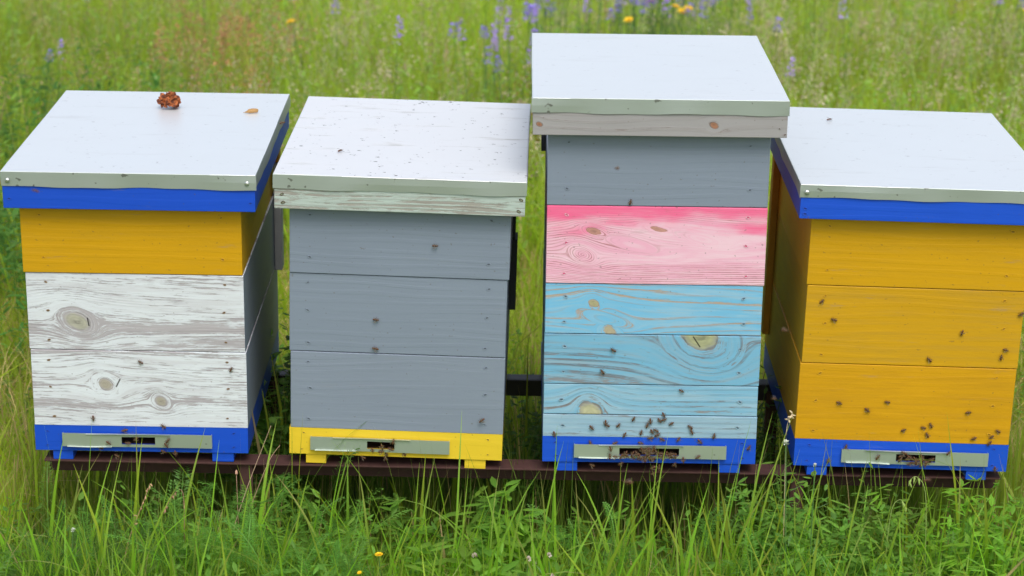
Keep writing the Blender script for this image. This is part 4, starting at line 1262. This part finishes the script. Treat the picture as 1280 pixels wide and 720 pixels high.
stalk('drooping_stalk', 'green stalk with drooping cream husks, right of the pair before the mustard floor', [(0.855, 4.08, 0.0), (0.845, 4.08, 0.22), (0.835, 4.08, 0.35), (0.815, 4.08, 0.385), (0.80, 4.08, 0.375)], .0011, lin(150, 170, 90),
      [(.7, .2, 0, -1), (.8, -.1, 0, -1), (.92, -.3, 0, -1), (1, .5, 0, -1)], hr=.0022, hl=.016, group='drooping stalks before the mustard hive')
stalk('dry_stalk', 'pale beige grass head leaning in the gap left of the mustard floor', [(0.57, 4.12, 0.0), (0.56, 4.12, 0.30), (0.555, 4.12, 0.46), (0.565, 4.12, 0.50)], .0010, lin(196, 176, 140),
      [(f, rr.uniform(-1, 1), rr.uniform(-1, 1), rr.uniform(-.5, .6)) for f in np.linspace(.8, 1, 12)], hr=.0018, hl=.009)

# ---- wildflowers, each a thing of stem and blossom
def petal_mat(name, col, var=.25):
    m = simple(name, col, .6, 0, var, 120)
    return m
M['purple'] = petal_mat('purple_petals', lin(176, 140, 230))
M['purple_b'] = petal_mat('violet_petals', lin(138, 112, 216))
M['yellow_petal'] = petal_mat('yellow_petals', lin(250, 206, 24), .12)
M['stem'] = simple('green_stem', (0.09, .19, .04, 1), .6)
M['clover'] = petal_mat('clover_petals', lin(206, 190, 180), .2)
M['white_petal'] = petal_mat('white_petals', lin(220, 224, 210), .1)

def spike_mesh(seed, h=0.085, r=0.014):
    rr = random.Random(seed); b = MB()
    for k in range(46):
        t = rr.random(); a = rr.uniform(0, 6.28)
        rad = r * (1.15 - .75 * t)
        c = Vector((rad * math.cos(a), rad * math.sin(a), t * h))
        d = Vector((math.cos(a), math.sin(a), rr.uniform(-.2, .8))).normalized()
        s = Vector((-math.sin(a), math.cos(a), 0)); q = rr.uniform(.006, .011)
        b.add([c - s * q * .3, c + d * q * .5 - s * q * .5 + Vector((0, 0, .002)), c + d * q, c + d * q * .5 + s * q * .5 + Vector((0, 0, .002)), c + s * q * .3],
              [(0, 1, 2, 3, 4)])
    return b
def daisy_mesh(seed, r=0.014):
    rr = random.Random(seed); b = MB()
    for ring, (n, rad, up) in enumerate(((14, r, .2), (11, r * .8, .45), (8, r * .5, .9))):
        for k in range(n):
            a = 6.283 * k / n + ring * .3 + rr.uniform(-.1, .1)
            d = Vector((math.cos(a), math.sin(a), up)).normalized(); s = Vector((-math.sin(a), math.cos(a), 0)); w = rad * .2
            z0 = Vector((0, 0, .0015 * ring))
            b.add([z0 + d * rad * .1 - s * w * .4, z0 + d * rad * .8 - s * w, z0 + d * rad, z0 + d * rad * .8 + s * w, z0 + d * rad * .1 + s * w * .4], [(0, 1, 2, 3, 4)])
    return b
def head_mesh(seed, r=.008):
    rr = random.Random(seed); b = MB()
    for k in range(60):
        th, ph_ = rr.uniform(0, 6.28), math.acos(rr.uniform(-.6, 1))
        d = Vector((math.sin(ph_) * math.cos(th), math.sin(ph_) * math.sin(th), math.cos(ph_)))
        s = d.orthogonal().normalized(); q = r * rr.uniform(.8, 1.15); w = r * .14
        b.add([d * q * .3 - s * w * .5, d * q * .8 - s * w, d * q, d * q * .8 + s * w, d * q * .3 + s * w * .5], [(0, 1, 2, 3, 4)])
    return b
def mesh_of(b, name, mats):
    o = b.build(name, mats); me = o.data; bpy.data.objects.remove(o); return me
SPK = [mesh_of(spike_mesh(s, h=hh_, r=rr_), 'blossom', M[mt]) for s, hh_, rr_, mt in ((1, .085, .013, 'purple'), (2, .07, .016, 'purple_b'), (3, .10, .012, 'purple'), (4, .05, .018, 'purple_b'))]
DSY = [mesh_of(daisy_mesh(s, .017), 'blossom', M['yellow_petal']) for s in (1, 2)]
CLV = [mesh_of(head_mesh(s, .007), 'blossom', M['clover']) for s in (1, 2)]
WHD = mesh_of(head_mesh(5, .0075), 'blossom', M['white_petal'])
STEMS = {}
def stem_mesh(h):
    h = round(h, 2)
    if h not in STEMS:
        b = MB()
        b.tube([(0, 0, 0), (.01 * h, 0, h * .5), (0, 0, h)], [.0018, .0015, .0012], 5)
        for k in range(5):
            a = k * 2.4; z_ = h * (.3 + .12 * k)
            d = Vector((math.cos(a), math.sin(a), .6)); s = Vector((-math.sin(a), math.cos(a), 0)) * .0035
            p = Vector((0, 0, z_))
            b.add([p, p + d * .018 - s, p + d * .038, p + d * .018 + s], [(0, 1, 2, 3)])
        STEMS[h] = mesh_of(b, 'stem', M['stem'])
    return STEMS[h]
def flower(name, x, y, h, me, label, cat, group, tilt=.12, scale=1.0):
    r = empty(name, (x, y, 0), (random.uniform(-tilt, tilt), random.uniform(-tilt, tilt), random.uniform(0, 6.28)))
    tag(r, label, cat, group)
    for nm, mesh_, z_, s in (('stem', stem_mesh(h), 0, 1), ('blossom', me, round(h, 2), scale)):
        o = bpy.data.objects.new(nm, mesh_); COL.objects.link(o); o.parent = r; o.location = (0, 0, z_); o.scale = (s, s, s)
    return r
PUR = [(-0.86, 8.56), (-0.68, 8.2), (-0.45, 7.48), (-0.18, 7.83), (-0.15, 7.52), (-0.12, 7.49), (-0.08, 7.91), (-0.11, 7.75), (-0.03, 7.96), (-0.02, 7.37), (-0.07, 7.65), (0.06, 8.24), (0.02, 8.19), (0.14, 8.64), (0.12, 8.49), (0.16, 8.4), (0.17, 8.79), (0.28, 8.61), (0.32, 8.71), (0.35, 8.83), (0.39, 8.72), (0.43, 8.84), (0.5, 8.65), (0.53, 8.85), (0.48, 8.59), (0.58, 8.77), (0.56, 8.67), (0.36, 8.35), (0.42, 8.49), (0.45, 8.34), (0.57, 8.32), (0.59, 8.29), (0.68, 8.85), (0.7, 8.78), (0.76, 8.84), (0.82, 8.86), (0.73, 8.59), (0.69, 8.38), (1.19, 8.55), (1.3, 8.74), (1.28, 8.33), (1.64, 8.94), (1.7, 8.73), (1.91, 8.35), (1.79, 8.46), (2.0, 9.0), (0.93, 8.15), (0.92, 7.84), (0.91, 7.38), (-1.61, 7.17), (-1.59, 7.32), (-1.65, 8.48), (-1.54, 8.64), (-1.21, 8.7), (0.95, 8.81), (1.92, 8.87), (-0.02, 7.75)]
nfix = len(PUR)
for k in range(84):
    PUR.append((random.gauss(.50, .20), random.uniform(8.45, 9.05)) if k < 70 else (random.gauss(-.02, .10), random.uniform(7.5, 8.5)))
PUR = [(a, b) if i < nfix else (min(.86, max(.14, a)), b) if i < nfix + 70 else (min(.10, max(-.28, a)), b) for i, (a, b) in enumerate(PUR)]
for i, (x, y) in enumerate(PUR):
    if x < -1.0: lb, gr = {49: 'purple flower spike beside the leftmost roof, nearer of two', 50: 'purple flower spike beside the leftmost roof, farther of two',
                           51: 'purple flower spike at the top of the photo above the left roof corner', 52: 'small blue purple flower spike at the top edge above the leftmost roof',
                           53: 'purple flower spike at the top edge above the right part of leftmost roof'}[i], 'purple flowers at the left'
    elif x < -.3: lb, gr = {0: 'purple flower spike behind the grey hive, farthest left and back', 1: 'purple flower spike close above the orange yellow bloom behind the grey hive',
                            2: 'blue purple flower spike just above the white roof of the grey hive'}[i], 'purple flowers behind the grey hive'
    elif x < .12: lb, gr = 'purple flower spike in the loose patch left of the tallest roof', 'purple flowers left of the tallest roof'
    elif x < .88: lb, gr = 'purple flower spike in the dense patch behind the tallest roof', 'purple flowers behind the tallest roof'
    elif x < 1.1: lb, gr = 'purple flower spike showing along the right side of the tallest roof', 'purple flowers right of the tallest roof'
    else: lb, gr = 'purple flower spike in the meadow above the rightmost roof', 'purple flowers above the rightmost roof'
    h = random.uniform(.44, .54)
    # the positions above are where the blossom shows at 0.42 m
    flower('vetch_flower', x, y, h, SPK[i % 4], lb, 'flower', gr, scale=random.uniform(.7, 1.05) * (.7 if x < -1 else 1))
YLW = [(0.50, 8.62), (0.53, 8.72), (0.60, 8.60), (0.63, 8.55), (-0.72, 8.1), (-0.85, 8.66), (-0.73, 8.67), (0.03, 8.83), (0.49, 8.54), (0.55, 8.61), (0.57, 8.7), (0.54, 8.42), (0.57, 8.58), (0.62, 8.64), (0.67, 8.71), (0.64, 8.57), (1.2, 8.82), (0.94, 9.01), (1.01, 9.04), (2.0, 8.68)]
for i, (x, y) in enumerate(YLW):
    if x < 0.1: lb, gr = 'orange yellow bloom in the meadow behind the grey hive' if x < -.1 else 'orange yellow bloom at the top edge left of the tallest roof', 'yellow blooms behind the grey hive' if x < -.1 else 'yellow blooms left of the tallest roof'
    elif x < .8: lb, gr = 'bright yellow bloom in the cluster behind the tallest roof', 'yellow blooms behind the tallest roof'
    elif x < 1.9: lb, gr = 'orange yellow bloom to the right above the tallest roof', 'yellow blooms right of the tallest roof'
    else: lb, gr = 'orange yellow bloom at the right edge above the rightmost roof', 'yellow blooms at the right edge'
    flower('hawkweed_flower', x, y, .48, DSY[i % 2], lb, 'flower', gr, scale=1.2, tilt=.35)
f = flower('hawkweed_flower', -0.2295, 3.93, .255, DSY[0], 'orange yellow bloom low in the front grass before the grey hive', 'flower', None, tilt=.3, scale=.55)
f = flower('hawkweed_flower', -0.212, 3.95, .262, DSY[1], 'small orange bud beside the yellow bloom in the front grass', 'flower', None, tilt=.5, scale=.3)
for (x, y, h, me, lb, gr, s) in ((0.575, 4.0, .475, WHD, 'white clover head standing before the gap left of the mustard hive', None, 1.0),
                            (-0.053, 3.97, .245, CLV[0], 'pale pink clover head at the lower centre, leftmost of its patch', 'clover heads', 1.0),
                            (0.023, 3.97, .245, CLV[1], 'pale pink clover head at the lower centre, topmost of its patch', 'clover heads', .9),
                            (0.089, 3.97, .262, CLV[0], 'pale clover head high in the lower centre grass before the tallest hive', 'clover heads', .8),
                            (0.06, 3.96, .232, CLV[1], 'pale pink clover head low in the middle of its patch', 'clover heads', .8),
                            (0.092, 3.95, .21, CLV[0], 'pale pink clover head lowest of the patch at the bottom centre', 'clover heads', .9),
                            (0.689, 3.97, .215, CLV[1], 'dusty pink clover head at the bottom before the mustard hive', 'clover heads', .8),
                            (-0.877, 4.0, .265, WHD, 'small white clover head in the dark grass at lower left', None, .8),
                            (0.615, 4.02, .43, WHD, 'smaller white clover head right of the taller one before the mustard hive', None, .6)):
    flower('clover_flower', x, y, h, me, lb, 'flower', gr, scale=s)

# ------------------------------------------------------------------ ground
m, bs, out = new_mat('meadow_soil')
co, x, y, z_ = coord()
a = noise(co, 1.2, 6.0, 0.65); b_ = noise(co, 14.0, 5.0, 0.6); c_ = noise(co, 90.0, 4.0, 0.7)
c = mix(sstep(b_, .35, .65), (0.12, 0.19, 0.025, 1), (0.22, 0.30, 0.04, 1))
c = mix(sstep(a, .5, .75) * .6, c, (0.14, 0.13, 0.05, 1))
c = mix(sstep(c_, .6, .8) * .6, c, (0.02, 0.02, 0.01, 1))
setin(bs, 'Base Color', c); setin(bs, 'Roughness', .95); bump(bs, c_ + b_, 1.0, .03)
g = MB()
S = 600
g.add([(-S, -S, 0), (S, -S, 0), (S, S, 0), (-S, S, 0)], [(0, 1, 2, 3)])
o = g.build('ground', m); tag(o, None, None, None, 'structure')

# ------------------------------------------------------------------ camera
cam = bpy.data.cameras.new('camera')
co_ = bpy.data.objects.new('camera', cam); COL.objects.link(co_)
Fpx, pitch, roll, Hc = 2764.54, 0.3182, 0.0195, 1.8092 + FB
cam.sensor_width = 36.0
cam.lens = Fpx * 36 / 1280
cam.clip_start = 0.1; cam.clip_end = 2000
co_.matrix_world = Matrix.Translation((0, 0, Hc)) @ Matrix.Rotation(math.pi / 2 - pitch, 4, 'X') @ Matrix.Rotation(roll, 4, 'Z')
cam.dof.use_dof = True
cam.dof.focus_distance = 4.6
cam.dof.aperture_fstop = 4.3
cam.dof.aperture_blades = 0
sc.camera = co_

# ------------------------------------------------------------------ light
w = bpy.data.worlds.new('World'); sc.world = w; w.use_nodes = True
nt = w.node_tree; nt.nodes.clear()
ow = nt.nodes.new('ShaderNodeOutputWorld'); bg = nt.nodes.new('ShaderNodeBackground')
sky = nt.nodes.new('ShaderNodeTexSky'); sky.sky_type = 'NISHITA'; sky.sun_disc = False
SEL, SAZ = R(58), R(166)         # sun elevation; azimuth of the sun measured clockwise from +Y
sky.sun_elevation = SEL; sky.sun_rotation = SAZ; sky.air_density = 1.0; sky.dust_density = 3.0; sky.ozone_density = 1.0
hs = nt.nodes.new('ShaderNodeHueSaturation'); hs.inputs['Saturation'].default_value = 0.6
nt.links.new(sky.outputs[0], hs.inputs['Color']); nt.links.new(hs.outputs[0], bg.inputs[0]); nt.links.new(bg.outputs[0], ow.inputs[0])
bg.inputs[1].default_value = 0.14
sl = bpy.data.lights.new('sun', 'SUN'); so = bpy.data.objects.new('sun', sl); COL.objects.link(so)
sl.energy = 1.4; sl.angle = R(30); sl.color = (1.0, 0.97, 0.92)
sd = Vector((math.sin(SAZ) * math.cos(SEL), math.cos(SAZ) * math.cos(SEL), math.sin(SEL)))
so.rotation_euler = sd.to_track_quat('Z', 'Y').to_euler()
so.location = (0, 0, 10)

vs_ = sc.view_settings
vs_.view_transform = 'Standard'; vs_.look = 'None'; vs_.gamma = 1.0; vs_.exposure = 0.42
vs_.use_curve_mapping = False
sc.render.engine = 'CYCLES'
sc.cycles.max_bounces = 6
sc.cycles.transparent_max_bounces = 8
sc.cycles.use_denoising = True
